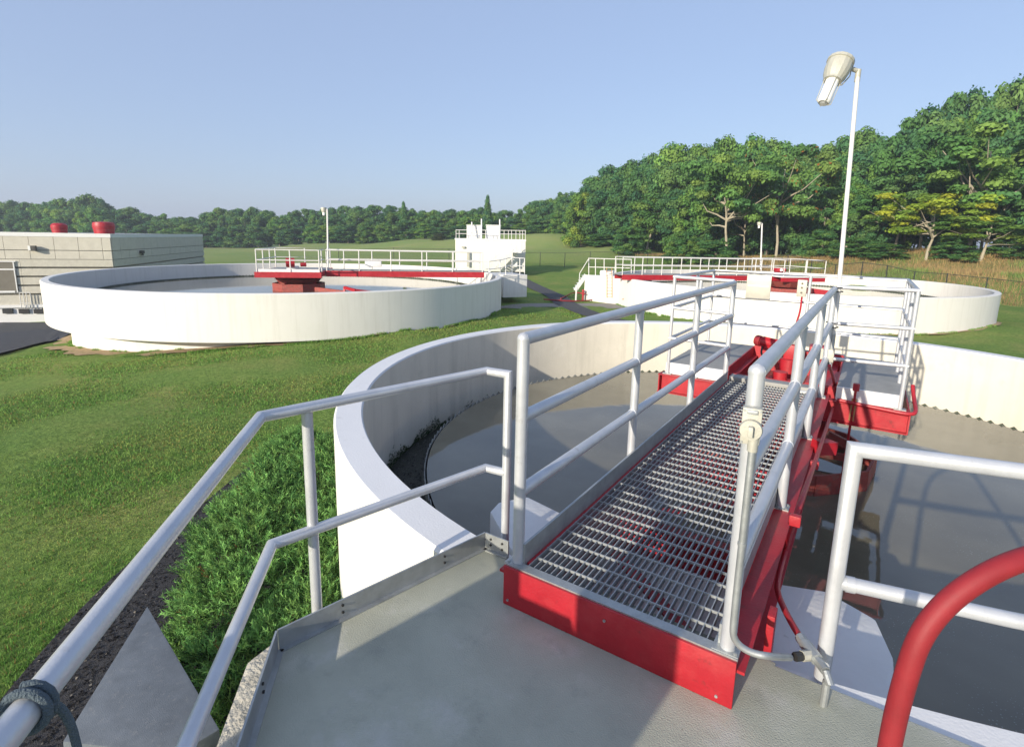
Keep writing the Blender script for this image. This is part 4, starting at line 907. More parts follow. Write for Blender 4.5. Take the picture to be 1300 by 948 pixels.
# ================================================================ concrete panel building at the left
BC = pd(139.5, 297, 42.9); BL = pd(-90, 294.5, 39.2); BR = pd(257, 298, 66)
bz = lambda v: float(pd(139.5, v, 42.9)[2])
bd = thing('panel_building', (BC[0], BC[1], -4.8), 'low grey-beige concrete panel building at the far left with two red roof vents', 'building')
zr = bz(297); zg = -6.6
c0, l0, r0 = BC[:2], BL[:2], BR[:2]
back = l0+(r0-c0)
def inset(p, q, k): return p+(q-p)*k
core = [tuple(c0), tuple(r0), tuple(back), tuple(l0)]
cen = (c0+l0+r0+back)/4
core2 = [tuple(np.array(p)+(cen-np.array(p))/np.linalg.norm(cen-np.array(p))*.22) for p in core]
MB().prism(core2, zg, zr-.12).build('core_wall', JOINT, bd)
MB().prism(core2, zr-.13, zr-.06).build('roof', PLATE, bd)
def face(p, q):
    d = q-p; L = np.linalg.norm(d); d = d/L; n = np.array([d[1], -d[0]])
    if n@(cen-p) > 0: n = -n
    return p, d, n, L
faces = [face(c0, l0), face(c0, r0)]
def fbox(mb, fc, s0, s1, z0, z1, th, proud=0.0):
    p, d, n, L = fc; o = n*proud; i = n*(proud-th)
    return mb.prism([tuple(p+d*s0+o), tuple(p+d*s1+o), tuple(p+d*s1+i), tuple(p+d*s0+i)], z0, z1)
rows = [(bz(318.5), bz(301.2)), (bz(329.8), bz(318.9))]
bands = [(bz(339.2), bz(330.2)), (bz(350.3), bz(341.4)), (bz(361.5), bz(352.4)), (bz(372.5), bz(363.6)), (bz(388), bz(374.4))]
for fi, fc in enumerate(faces):
    L = fc[3]; w_ = 1.56 if fi == 0 else 1.6; k = 0; s = .0 if fi == 0 else .03
    s = 0.62 if fi == 0 else .0
    edges = [0.02 if fi == 0 else .16]+[e for e in np.arange(s, L, w_) if e > .3]+[L]
    for a, b in zip(edges[:-1], edges[1:]):
        for (z0, z1) in rows: fbox(MB(), fc, a+.013, b-.013, z0+.012, z1-.012, .14, rnd.uniform(-.004, .004)).build('wall_panel', PANEL, bd)
    for bi, (z0, z1) in enumerate(bands):
        edges = [0.02 if fi == 0 else .16]+list(np.arange(6, L-1, 6))+[L]
        for a, b in zip(edges[:-1], edges[1:]): fbox(MB(), fc, a+.008, b-.008, z0, z1, .16, .01).build('band_panel', PANELB, bd)
    fbox(MB(), fc, -.02 if fi == 0 else .20, L, zr-.30, zr, .2, .03 if fi == 0 else .02).build('parapet_cap', TRIM, bd)
    fbox(MB(), fc, .02 if fi == 0 else .2, L, zg, bands[-1][0]-.06, .14, -.02).build('plinth', PANELB, bd)
def fs(u, v, fc, off=0.0):
    p, d, n, L = fc; r = ray(u, v); t = ((p+n*off-EYE[:2])@n)/(r[:2]@n); P = EYE+r*t; return float((P[:2]-p)@d), float(P[2])
f0 = faces[0]
def fpx(mb, u0, u1, v0, v1, th, proud):
    s0, z1 = fs(u0, v0, f0); s1, _ = fs(u1, v0, f0); z0 = fs(u0, v1, f0)[1]; return fbox(mb, f0, min(s0, s1), max(s0, s1), min(z0, z1), max(z0, z1), th, proud)
fpx(MB(), -60, 17, 332, 341, .12, .08).build('shutter', BROWN, bd); fpx(MB(), -60, 20, 342.5, 370, .12, .08).build('shutter', BROWN, bd)
for v0, v1 in ((331, 332.2), (341.0, 342.8), (369.8, 372.2)): fpx(MB(), -60, 20, v0, v1, .1, .12).build('window_trim', TRIM, bd)
fpx(MB(), 16.8, 18.2, 332, 371, .1, .13).build('window_trim', TRIM, bd)
fpx(MB(), -40, 62, 388, 391.5, .3, .18).build('dock_ledge', TRIM, bd)
for u in (4, 24.5, 43.5): fpx(MB(), u, u+13, 392, 397.6, .3, .17).build('dark_dock_opening', BLACK, bd)  # dark openings drawn as black boxes, their shade put into the colour
fpx(MB(), -60, 64, 391.6, 417, .14, .04).build('dock_wall', TRIM, bd)
wl = thing('wall_light', (*(f0[0]+f0[1]*fs(42, 314, f0)[0]), fs(42, 314, f0)[1]), 'boxy wall light high on the sunlit side of the panel building', 'light')
fpx(MB(), 41, 47.5, 311.8, 318.5, .3, .42).build('housing', DARKR, wl, bevel=.02); fpx(MB(), 38.4, 41.5, 312, 317.5, .3, .44).build('lens', LENS, wl)
f1 = faces[1]; s_, z_ = fs(178, 320, f1)
wl2 = thing('wall_light', (*(f1[0]+f1[1]*s_+f1[2]*.2), z_), 'small dark wall light on the shaded side of the panel building', 'light')
fbox(MB(), f1, s_-.25, s_+.15, z_-.12, z_+.14, .3, .32).build('housing', DARKR, wl2, bevel=.03); fbox(MB(), f1, s_-.1, s_+.05, z_-.3, z_-.12, .15, .25).build('bracket', DARKR, wl2)
for (u, D, r, v0, v1, nm) in ((74.5, 46, .58, 283.5, 297.5, 'smaller red drum roof vent on the left of the panel building roof'), (131, 47.5, .82, 282, 297.5, 'larger red drum roof vent near the corner of the panel building roof')):
    zt_, zb_ = pd(u, v0, D)[2], zr-.1; c = pd(u, v0, D)
    vt = thing('roof_vent', (c[0], c[1], zb_), nm, 'roof vent', 'red roof vents'); h = zt_-zb_
    MB().lathe((c[0], c[1], zb_), [(.0001, 0), (r*.88, 0), (r*.94, h*.35), (r*.94, h*.36), (.0001, h*.36)], 32).build('base', RED, vt)
    MB().lathe((c[0], c[1], zb_), [(.0001, h*.37), (r*.95, h*.37), (r, h*.60), (r*.99, h*.80), (r*.78 if r < .7 else r*.93, h*.96), (r*.5, h*1.02), (.0001, h*1.03)], 32).build('hood', RED, vt)
    MB().lathe((c[0], c[1], zb_), [(r*.98, h*.585), (r*1.03, h*.6), (r*1.03, h*.64), (r*.98, h*.655)], 32).build('band', RED, vt)
rk = thing('dock_railing', (*(f0[0]+f0[1]*fs(31, 380, f0)[0]+f0[2]*.5), fs(31, 390, f0)[1]), 'white tube frame standing on the dock ledge of the panel building', 'railing')
for u in (24.5, 29, 33, 38): 
    s_, za = fs(u, 371.5, f0, .35); zb_ = fs(u, 391, f0, .35)[1]; q = f0[0]+f0[1]*s_+f0[2]*.35; MB().tube([(*q, za), (*q, zb_)], .03, 6).build('post', WRAIL, rk)
for v in (371.5, 385):
    sa, za = fs(24.5, v, f0, .35); sb_, _ = fs(38, v, f0, .35); qa = f0[0]+f0[1]*sa+f0[2]*.35; qb = f0[0]+f0[1]*sb_+f0[2]*.35; MB().tube([(*qa, za), (*qb, za)], .03, 6).build('rail', WRAIL, rk)
# ================================================================ chain-link fence
fp = [(430, 84), (500, 80), (570, 76), (640, 72), (655, 71.3), (685.7, 69.8), (717, 68.6), (749, 67.4), (785, 66), (822, 62.5), (862, 59), (905, 55.6), (950, 52), (1000, 48.5), (1031, 46.8), (1062, 45), (1096, 43.2), (1128, 42.1), (1164, 41), (1206, 40), (1258, 39), (1315, 38), (1380, 37), (1450, 36)]
fn = thing('chain_link_fence', pt(1000, 350, 48), 'dark chain-link fence running along the foot of the wooded slope behind the far tank', 'fence')
FP = []
for u, D in fp:
    p = pd(u, 330, D); z = gz(p[0], p[1]); FP.append(Vector((p[0], p[1], z)))
FH = 1.75
def fpost(p): MB().tube([p-Vector((0, 0, .2)), p+Vector((0, 0, FH+.06))], .04, 8).build('post', FENCEM, fn)
for p in FP: fpost(p)
FQ = FP
for a, b in zip(FQ[:-1], FQ[1:]): MB().tube([a+Vector((0, 0, FH)), b+Vector((0, 0, FH))], .026, 6).build('top_rail', FENCEM, fn)
mb = MB()
for a, b in zip(FQ[:-1], FQ[1:]):
    L = (b-a).length; n = int(L/.17); sl_ = FH
    for i in range(-int(FH/.17), n):
        for sgn in (0, 1):
            s0 = i*.17; s1 = s0+FH; z0, z1 = 0, FH
            if s0 < 0: z0 = -s0; s0 = 0
            if s1 > L: z1 = FH-(s1-L); s1 = L
            if s1-s0 < .05: continue
            if sgn: z0, z1 = FH-z0, FH-z1
            p = a.lerp(b, s0/L)+Vector((0, 0, z0)); q = a.lerp(b, s1/L)+Vector((0, 0, z1))
            mb.tube([p, q], .0035, 3, cap=False)
tag(mb.build('wire_mesh', FENCEM, fn), kind='stuff')

# ================================================================ vegetation
def rand_unit(n):
    v = rng.normal(size=(n, 3)); return v/np.linalg.norm(v, axis=1)[:, None]
def leaves(cent, nrm, size, tone, cup=.25):
    # one folded four-sided leaf spray per centre
    n = len(cent); a = np.cross(nrm, rand_unit(n)); a /= np.linalg.norm(a, axis=1)[:, None]+1e-9; b = np.cross(nrm, a)
    s = size[:, None]; k = rng.uniform(.45, .8, (n, 1))
    v0 = cent-a*s; v2 = cent+a*s; v1 = cent+b*s*k+nrm*s*cup; v3 = cent-b*s*k+nrm*s*cup*rng.uniform(-1, 1, (n, 1))
    V = np.stack([v0, v1, v2, v3], 1).reshape(-1, 3); i = np.arange(n)[:, None]*4
    Fa = np.concatenate([i+[0, 1, 2], i+[0, 2, 3]], 1).reshape(-1, 3); return V, Fa, np.repeat(tone, 4, 0)
GREENS = np.array([(.090, .215, .068), (.110, .240, .070), (.135, .260, .068), (.072, .185, .070), (.160, .270, .072)])
def crown_mesh(name, clumps, n_leaf, lsize, droop=0.0, tint=None, flat=1.0):
    C_ = np.array([c[:3] for c in clumps]); R_ = np.array([c[3] for c in clumps]); w8 = R_**2; w8 /= w8.sum()
    idx = rng.choice(len(C_), n_leaf, p=w8); d = rand_unit(n_leaf); d[:, 2] = np.where(rng.random(n_leaf) < .35, np.abs(d[:, 2]), d[:, 2])
    rr = R_[idx]*np.clip(rng.normal(.84, .24, n_leaf), .2, 1.45)
    off = d*rr[:, None]; off[:, 2] *= .72*flat; off[:, 2] -= droop*np.hypot(off[:, 0], off[:, 1])
    cent = C_[idx]+off; nrm = d*.75+rand_unit(n_leaf)*.5+np.array([0, 0, .30]); nrm /= np.linalg.norm(nrm, axis=1)[:, None]
    ct = GREENS[rng.integers(0, len(GREENS), len(C_))]*rng.uniform(.85, 1.18, (len(C_), 1))
    tone = ct[idx]*rng.uniform(.78, 1.25, (n_leaf, 1))
    if tint is not None: pick = rng.random(n_leaf) < tint[3]; tone[pick] = np.array(tint[:3])*rng.uniform(.7, 1.2, (pick.sum(), 1))
    V, Fa, T_ = leaves(cent, nrm, lsize*rng.uniform(.6, 1.4, n_leaf), tone); return tri_mesh(name, V, Fa, T_, LEAF)
def trunk_mesh(name, H, r, targets, m, lean=0, base=(0, 0), fork=.3):
    mb = MB(); x0, y0 = base
    tp = [(x0, y0, -.6), (x0+lean*.1*H, y0, H*fork*.5), (x0+lean*.25*H, y0+.02*H, H*fork), (x0+lean*.35*H, y0, H*.62), (x0+lean*.3*H, y0, H*.82)]
    mb.tube(tp, r, 8, r2=r*.3)
    for (x, y, z) in targets:
        k = rnd.uniform(.4, .8); a = Vector(tp[2]).lerp(Vector(tp[3]), rnd.random()*.8) if z > H*.35 else Vector(tp[1]); b = Vector((x, y, z)); md = a.lerp(b, .5)+Vector((rnd.uniform(-.05, .05)*H, rnd.uniform(-.05, .05)*H, -.03*H))
        mb.tube([a, a.lerp(md, .5)+Vector((0, 0, .01*H)), md, b], r*(.62 if m is PALEB else .42), 6, r2=r*.12)
    return mb.build(name, m, mesh_only=True)
PROTO = {}
def make_proto(key, kind, seed, n=9000, ls=.30):
    rnd.seed(seed); H = 12.0; cl = []
    if kind == 'round':
        for _ in range(92):
            a = rnd.uniform(0, 6.28); z = rnd.uniform(.16, .94)*H; env = math.sin(min(1, max(0, (z/H-.06)/.94))*math.pi)**.55*.36*H
            q = env*math.sqrt(rnd.random()); cl.append((q*math.cos(a), q*math.sin(a), z, rnd.uniform(.05, .105)*H))
    elif kind == 'bushy':
        for _ in range(92):
            a = rnd.uniform(0, 6.28); z = rnd.uniform(.04, .93)*H; env = (1-(z/H)**2.2)**.6*.36*H
            q = env*math.sqrt(rnd.random()); cl.append((q*math.cos(a), q*math.sin(a), z, rnd.uniform(.05, .10)*H))
    elif kind == 'spread':
        for _ in range(46):
            a = rnd.uniform(0, 6.28); z = rnd.choice([.42, .52, .6, .68, .76, .84, .92])*H+rnd.uniform(-.25, .25); env = (.30+.22*math.sin((z/H-.3)*3.6))*H*.95
            q = env*math.sqrt(rnd.uniform(.1, 1)); cl.append((q*math.cos(a), q*math.sin(a), z, rnd.uniform(.06, .11)*H))
    elif kind == 'tall':
        for _ in range(50):
            a = rnd.uniform(0, 6.28); z = rnd.uniform(.28, .96)*H; env = math.sin(min(1, (z/H-.2)/.8+.05)*math.pi)**.7*.24*H
            q = env*math.sqrt(rnd.random()); cl.append((q*math.cos(a), q*math.sin(a), z, rnd.uniform(.055, .10)*H))
    elif kind == 'conifer':
        for k in range(60):
            z = (.06+.92*(k/60))*H; env = (1-z/H)*.20*H+.1; a = k*2.4; cl.append((env*math.cos(a)*.8, env*math.sin(a)*.8, z, .035*H+env*.35))
    flat = {'spread': .62, 'tall': .85}.get(kind, 1); droop = .35 if kind == 'conifer' else .08
    tgt = [c[:3] for c in rnd.sample(cl, 12 if kind in ('spread', 'tall') else 6)]
    tint = (.30, .14, .04, .06) if key == 'spread_rust' else None
    PROTO[key] = (crown_mesh('crown', cl, n, ls, droop, tint, flat), trunk_mesh('trunk', H, .20 if kind != 'conifer' else .14, tgt, PALEB if kind in ('spread', 'tall') else BARK, lean=rnd.uniform(-.3, .3) if kind in ('spread', 'tall') else 0))
for key, kind, sd_, n in (('round_a', 'round', 1, 12000), ('round_b', 'round', 2, 12000), ('round_c', 'round', 21, 12000), ('bushy_a', 'bushy', 3, 12000), ('bushy_b', 'bushy', 4, 12000), ('spread_a', 'spread', 5, 10000), ('spread_b', 'spread', 6, 10000), ('spread_rust', 'spread', 7, 10000), ('tall_a', 'tall', 8, 9000), ('tall_b', 'tall', 9, 9000), ('conifer', 'conifer', 10, 9000)):
    make_proto(key, kind, sd_, int(n*1.5), .21)
rnd.seed(99)
def plant_tree(name, key, u, vtop, D, wpx, tint, label, cat='tree', group=None, zb=None):
    p = pd(u, 300, D); z = gz(p[0], p[1]) if zb is None else zb; ztop = pd(u, vtop, D)[2]; H = max(1.5, ztop-z); cm, tm = PROTO[key]
    t = thing(name, (p[0], p[1], z), label, cat, group); sc = H/12.2; ws = wpx*D/F_PX/(12*.72) if wpx else sc
    t.scale = (ws, ws, sc); t.rotation_euler = (0, 0, rnd.uniform(0, 6.28))
    c = bpy.data.objects.new('crown', cm); COL.objects.link(c); c.parent = t; c.color = (*tint, 1)
    k = bpy.data.objects.new('trunk', tm); COL.objects.link(k); k.parent = t
    return t
def prof(pts, u): return float(np.interp(u, [p[0] for p in pts], [p[1] for p in pts]))
PL = [(-60, 256), (0, 253), (25, 257), (50, 258), (75, 256), (100, 250), (125, 247), (150, 262), (180, 266), (200, 270), (225, 272), (250, 275), (275, 267), (300, 262), (330, 263), (350, 272), (375, 266), (400, 262), (440, 263), (465, 261), (480, 262), (495, 262), (512, 257), (530, 264), (548, 262), (575, 266), (600, 265), (632, 268), (650, 265), (675, 258), (700, 246), (720, 240), (745, 236)]
DL = [(-60, 160), (0, 156), (300, 150), (450, 142), (560, 134), (650, 128), (700, 122), (745, 112)]
ordw = ['first', 'second', 'third', 'fourth', 'fifth', 'sixth', 'seventh', 'eighth', 'ninth', 'tenth', 'eleventh', 'twelfth', 'thirteenth', 'fourteenth', 'fifteenth', 'sixteenth', 'seventeenth', 'eighteenth', 'nineteenth', 'twentieth']
def near_thing(u):
    for a, b, s in ((-99, 62, 'left of the small roof vent'), (62, 100, 'over the small roof vent'), (100, 160, 'over the large roof vent'), (160, 262, 'over the shaded building side'), (262, 335, 'right of the panel building'), (335, 405, 'over the left tank platform'), (405, 430, 'behind the left tank lamp'), (430, 505, 'over the left bridge middle'), (505, 576, 'over the left bridge end'), (576, 612, 'behind the left roof panel'), (612, 670, 'behind the right roof panel'), (670, 800, 'right of the head house')):
        if a <= u < b: return s
counts = {}
SHADE = [((1.0, 1.0, 1.0), 'mid green'), ((.78, .86, .98), 'dark green'), ((1.30, 1.25, .95), 'light green'), ((1.1, 1.05, .85), 'olive green'), ((1.6, 1.4, .9), 'yellowish green')]
def far_label(u, shade, shape, row):
    k = (near_thing(u), shade, shape, row); counts[k] = counts.get(k, 0)+1; n = counts[k]
    o = '' if n == 1 else ordw[n-1]+' '
    return f"{o}{shade} {shape} tree, distant wood {row}, {near_thing(u)}"
SHP = {'round': 'rounded', 'bushy': 'bushy', 'spread': 'spreading', 'tall': 'slim', 'conifer': 'conical'}
for row, off, dD, step in (('back row', -1.0, 14, 17.5), ('middle row', 7, 6, 19), ('front row', 17, -2, 22)):
    u = -50+rnd.uniform(0, 9)
    while u < 748:
        key = rnd.choice(['round_a', 'round_b', 'round_c', 'bushy_a', 'bushy_b', 'tall_a', 'round_a', 'bushy_a']); sh = rnd.choices(SHADE, [5, 5, 3, 3, 1.2 if row == 'front row' else .3])[0]
        D = prof(DL, u)+dD; v = prof(PL, u)+off+rnd.uniform(-2.5, 4.5)+(3 if row == 'front row' and u > 250 else 0)
        plant_tree('broadleaf_tree', key, u, v, D, rnd.uniform(28, 40) if not key.startswith('tall') else rnd.uniform(20, 26), sh[0], far_label(u, sh[1], SHP[key.split('_')[0]], row), group='trees of the distant wood')
        u += step*rnd.uniform(.8, 1.25)
plant_tree('spruce_tree', 'conifer', 618.5, 247, 131, 30, (.8, .9, 1.0), 'dark conical spruce rising above the distant wood behind the head house')
plant_tree('spruce_tree', 'conifer', 513, 255, 139, 26, (.8, .9, .95), 'dark conical spruce topping the distant wood above the left tank bridge')

PR = [(735, 238), (745, 228), (763, 210), (785, 205), (805, 194), (822, 193), (841, 187), (870, 176), (896, 175), (927, 172), (951, 179), (975, 181), (995, 179), (1015, 186), (1030, 190), (1045, 180), (1069, 165), (1093, 167), (1114, 176), (1128, 182), (1140, 152), (1155, 136), (1178, 121), (1200, 118), (1226, 116), (1246, 120), (1258, 106), (1282, 100), (1310, 103), (1400, 96), (1500, 100)]
DR = [(735, 104), (780, 94), (850, 84), (930, 78), (1000, 76), (1070, 72), (1140, 66), (1220, 62), (1300, 60), (1500, 56)]
def near_r(u):
    for a, b, s in ((700, 765, 'at its left end'), (765, 830, 'over the inlet box railing'), (830, 905, 'over the far bridge middle'), (905, 955, 'left of the far lamp'), (955, 1010, 'right of the far lamp'), (1010, 1062, 'left of the near lamp pole'), (1062, 1125, 'right of the near lamp pole'), (1125, 1185, 'around the yellow tree'), (1185, 1245, 'right of the yellow tree'), (1245, 1600, 'at the right edge')):
        if a <= u < b: return s
cr_ = {}
def r_label(u, shade, shape, row):
    k = (near_r(u), shade, shape, row); cr_[k] = cr_.get(k, 0)+1; o = '' if cr_[k] == 1 else ordw[cr_[k]-1]+' '
    return f"{o}{shade} {shape} tree, wooded slope {row}, {near_r(u)}"
for row, dv, dD, step, wr_ in (('back row', 0, 9, 26, (62, 84)), ('middle row', 20, 3, 30, (58, 80)), ('front row', 58, -4, 34, (50, 74))):
    u = 742+rnd.uniform(0, 10)
    while u < 1420:
        frac = min(1, (u-735)/120)
        keys = ['round_a', 'round_b', 'round_c', 'bushy_a', 'bushy_b'] if row != 'front row' else ['bushy_a', 'round_c', 'spread_a', 'tall_b', 'tall_a', 'spread_b']
        if u > 1120 and row != 'front row': keys = ['spread_a', 'spread_b', 'round_a', 'round_c', 'tall_b']
        key = rnd.choice(keys); sh = rnd.choices(SHADE[:4], [5, 4, 2.5, 2])[0]
        D = prof(DR, u)+dD*(.5+.5*frac); v = prof(PR, u)+dv*(.35+.65*frac)*(1.3 if u > 1130 else 1)+rnd.uniform(-3, 6)
        plant_tree('broadleaf_tree', key, u, v, D, rnd.uniform(*wr_)*(.7+.3*frac)*(1.15 if u > 1130 else 1), sh[0], r_label(u, sh[1], SHP[key.split('_')[0]], row), group='trees of the wooded slope')
        u += step*rnd.uniform(.8, 1.2)*(.75+.25*frac)
plant_tree('broadleaf_tree', 'bushy_b', 738, 243, 98, 46, (1.7, 1.3, .8), 'yellow-green bushy tree at the left tip of the wooded slope')
plant_tree('pale_limbed_tree', 'spread_a', 925, 196, 66, 84, (1.25, 1.15, .95), 'tree with bare pale leaning limbs in front of the wood, left of the far lamp')
plant_tree('pale_limbed_tree', 'spread_rust', 988, 186, 67, 80, (1.15, 1.05, .9), 'pale-trunked tree with rusty leaf tips just right of the far lamp')
plant_tree('pale_limbed_tree', 'spread_b', 1232, 165, 55, 120, (1.2, 1.15, .95), 'large layered spreading tree with pale limbs above the right of the dry slope')
plant_tree('sumac_tree', 'spread_b', 1180, 240, 54, 84, (2.5, 1.6, .6), 'bright yellow-leaved spreading tree at the edge of the dry grass slope')
plant_tree('sumac_tree', 'spread_a', 1250, 268, 52, 90, (1.5, 1.25, .8), 'low light green spreading tree with several stems right of the yellow tree')
for i, (u, v, D, lab) in enumerate(((868, 292, 66, 'low rounded bush in front of the wood above the far tank bridge'), (905, 304, 64, 'small rounded bush at the foot of the pale leaning tree'), (1046, 290, 62, 'dense low bush left of the tall near lamp pole'), (1090, 300, 58, 'dense low bush right of the tall near lamp pole'), (1125, 308, 56, 'small bush at the top of the dry grass left of the yellow tree'), (1215, 300, 53, 'low bush on the dry slope below the layered tree'), (1285, 298, 52, 'green bush at the top of the dry slope near the right edge'), (800, 285, 80, 'rounded bush at the wood edge above the inlet box railing'), (765, 296, 88, 'low bush at the left end of the wood by the open field'))):
    plant_tree('bush', ['bushy_a', 'bushy_b'][i % 2], u, v, D, rnd.uniform(44, 62), (1.05, 1.05, .95), lab, 'bush')
plant_tree('bush', 'bushy_a', 557, 302.5, 120, 22, (.9, .6, .7), 'small reddish-green bush alone in the open field beside the head house', 'bush')

# blades
def blades(name, P, h, wd, tone, lean=.5, kind='stuff', nseg=1):
    n = len(P); a = rng.uniform(0, 2*np.pi, n); d = np.stack([np.cos(a), np.sin(a), np.zeros(n)], 1); l = rng.uniform(0, 2*np.pi, n); q = np.stack([np.cos(l), np.sin(l), np.zeros(n)], 1)*rng.uniform(0, lean, (n, 1))
    tip = P+(np.array([0, 0, 1])+q)*h[:, None]; V = np.stack([P-d*wd[:, None]/2, P+d*wd[:, None]/2, tip], 1).reshape(-1, 3); Fa = np.arange(3*n).reshape(-1, 3)
    T_ = np.repeat(tone, 3, 0); T_[2::3] *= 1.15
    o = link(name, tri_mesh(name, V, Fa, T_, BLADE)); tag(o, kind=kind); return o
def inpoly(x, y, poly):
    c = np.zeros(len(x), bool); n = len(poly)
    for i in range(n):
        x1, y1 = poly[i]; x2, y2 = poly[(i+1) % n]
        with np.errstate(divide='ignore', invalid='ignore'): c ^= ((y1 > y) != (y2 > y)) & (x < (x2-x1)*(y-y1)/(y2-y1+1e-12)+x1)
    return c
BED = [pz(u, v, -2.3)[:2] for u, v in ((380, 545), (352, 557), (316, 579), (240, 650), (165, 708), (100, 770), (20, 860), (-60, 960))]+[(-1.0, -2.2), (-1.0, 1.0), (-3.0, 2.3), (-4.3, 3.3)]
JUN = [pz(u, v, -2.2)[:2] for u, v in ((374, 556), (345, 572), (322, 600), (280, 655), (243, 705), (225, 760), (212, 800), (205, 900), (180, 1000))]+[(-1.1, -2.0), (-1.1, 1.0), (-3.0, 2.3), (-4.4, 3.2)]
# mulch under and beside the junipers
out = []
L1 = dense(BED[:8], .25); L2 = [np.array([-1.6, 1.2])]
def toward(p):   # inner edge of the mulch sheet, under the shrubs
    q = np.array([-1.15, -.6]); d = q-p; return p+d*.9
drape('mulch_bed', [(p, toward(p)) for p in smooth_line(BED[:8], 2)], MULCH, .035)
n = 9000
MP = [np.array(p) for p in smooth_line(BED[:8], 2)]; sg_i = rng.integers(0, len(MP)-1, n); ft = rng.random((n, 1)); Pa = np.array(MP)[sg_i]*(1-ft)+np.array(MP)[sg_i+1]*ft
Pq = Pa+(np.array([-1.15, -.6])-Pa)*(rng.random((n, 1))*.42); zc_ = gzs(Pq[:, 0], Pq[:, 1])+.04; tn = rng.uniform(.02, .07, (n, 1))*np.array([[1, .95, .95]]); tn[rng.random(n) < .08] = [.24, .22, .19]
Vc, Fc, Tc = leaves(np.c_[Pq, zc_], np.stack([rng.normal(0, .35, n), rng.normal(0, .35, n), np.ones(n)], 1), rng.uniform(.006, .018, n), tn)
tag(link('mulch_chips', tri_mesh('mulch_chips', Vc, Fc, Tc, BLADE)), kind='stuff')
n = 420000
r_ = np.exp(rng.uniform(np.log(2.6), np.log(34), n)); a_ = rng.uniform(rad(96), rad(176), n)
X = EYE[0]+r_*np.cos(a_); Y = EYE[1]+r_*np.sin(a_)
ok = (np.hypot(X-T1[0], Y-T1[1]) > R1o+.03) & (np.hypot(X-T2[0], Y-T2[1]) > R2b+.5) & ~inpoly(X, Y, BED) & ~((X > -1.3) & (Y < 1.5)) & (X > -27)
X, Y, r_ = X[ok], Y[ok], r_[ok]; Z = gzs(X, Y)
P = np.stack([X, Y, Z-.01], 1); d = P-EYE; zz = d@FV; u = 650+F_PX*(d@RV)/zz; v = 430-F_PX*(d@UV)/zz; ok = (zz > 1) & (u > -30) & (u < 820) & (v < 990)
P, r_ = P[ok], r_[ok]; m_ = len(P)
pn = np.array([noise.noise((p[0]*.5, p[1]*.5, 0))+.6*noise.noise((p[0]*1.7, p[1]*1.7, 5)) for p in P[::8]]); pn = np.repeat(pn, 8)[:m_] if len(pn)*8 >= m_ else np.resize(pn, m_)
pn = np.array([noise.noise((x*.45, y*.45, 0))+.6*noise.noise((x*1.9, y*1.9, 5))+.7*noise.noise((x*6, y*6, 2)) for x, y in P[:, :2]])
t_ = np.clip(pn*.9+.42, 0, 1)[:, None]; g_a = np.array([.135, .262, .058]); g_b = np.array([.25, .305, .085])
tone = (g_a*(1-t_)+g_b*t_)*rng.uniform(.65, 1.4, (m_, 1)); dryp = rng.random(m_) < .05+.10*t_[:, 0]; tone[dryp] = np.array([.26, .19, .07])*rng.uniform(.7, 1.2, (dryp.sum(), 1))
blades('lawn_grass', P, rng.uniform(.016, .042, m_)*(1+.02*r_)*np.clip(1.0-.45*pn, .65, 1.4), np.maximum(.005, .0016*r_)*rng.uniform(.8, 1.5, m_), tone, .9)
tP = []
for c_, R_, a0_, a1_, k_ in ((T1, R1o, 90, 200, 5000), (T2, R2o, -70, 20, 5000), (T2, R2b, -150, -60, 4000), (T3, R3o, -160, -20, 4000)):
    an = np.radians(rng.uniform(a0_, a1_, k_)); q = R_+.03+np.abs(rng.normal(0, .07, k_)); tP.append(np.stack([c_[0]+q*np.cos(an), c_[1]+q*np.sin(an)], 1))
tP = np.concatenate(tP); clump = np.array([noise.noise((x*1.3, y*1.3, 4)) for x, y in tP]); tP = tP[clump > -.1]; m_ = len(tP); P = np.c_[tP, gzs(tP[:, 0], tP[:, 1])-.01]; dd = np.hypot(P[:, 0]-EYE[0], P[:, 1]-EYE[1])
blades('wall_grass', P, rng.uniform(.05, .15, m_), np.maximum(.006, .0013*dd), np.array([.16, .29, .06])*rng.uniform(.6, 1.4, (m_, 1)), .6)
# tall dry grass on the slope
n = 90000
u = rng.uniform(800, 1330, n); D = rng.uniform(38, 82, n); P = EYE+(FV[None]+((u-650)/F_PX)[:, None]*RV)*D[:, None]; Z = gzs(P[:, 0], P[:, 1])
fu = np.interp(u, [q[0] for q in fp], [q[1] for q in fp]); tu = np.interp(u, [q[0] for q in DR], [q[1] for q in DR])
ok = (D > fu+1.0+np.clip((1080-u)*.055, 0, 14)) & (D < tu-1); P = np.stack([P[:, 0], P[:, 1], Z-.02], 1)[ok]; m_ = len(P)
nn_ = np.array([noise.noise((x*.18, y*.18, 3)) for x, y in P[:, :2]]); tone = np.where((nn_+rng.normal(0, .12, m_) > .13)[:, None], np.array([[.19, .27, .075]]), np.array([[.37, .26, .12]]))*rng.uniform(.6, 1.35, (m_, 1))
blades('dry_grass', P, rng.uniform(.15, .50, m_), rng.uniform(.03, .07, m_), tone, .45)
# junipers
n = 30000
bx0 = np.array(JUN).min(0); bx1 = np.array(JUN).max(0)
X = rng.uniform(bx0[0], bx1[0], n); Y = rng.uniform(bx0[1], bx1[1], n)
jit = np.array([noise.noise((x*2.2, y*2.2, 9)) for x, y in zip(X, Y)])
ok = inpoly(X+.16*jit, Y+.16*jit, JUN) & (np.hypot(X-T1[0], Y-T1[1]) > R1o+.04) & ~((X > -1.26) & (Y > -.95)) & (X+Y*.93 < -1.9+2.2) & ~((X > -1.26+(-.9-Y)*.97) & (Y < -.9))
X, Y = X[ok], Y[ok]
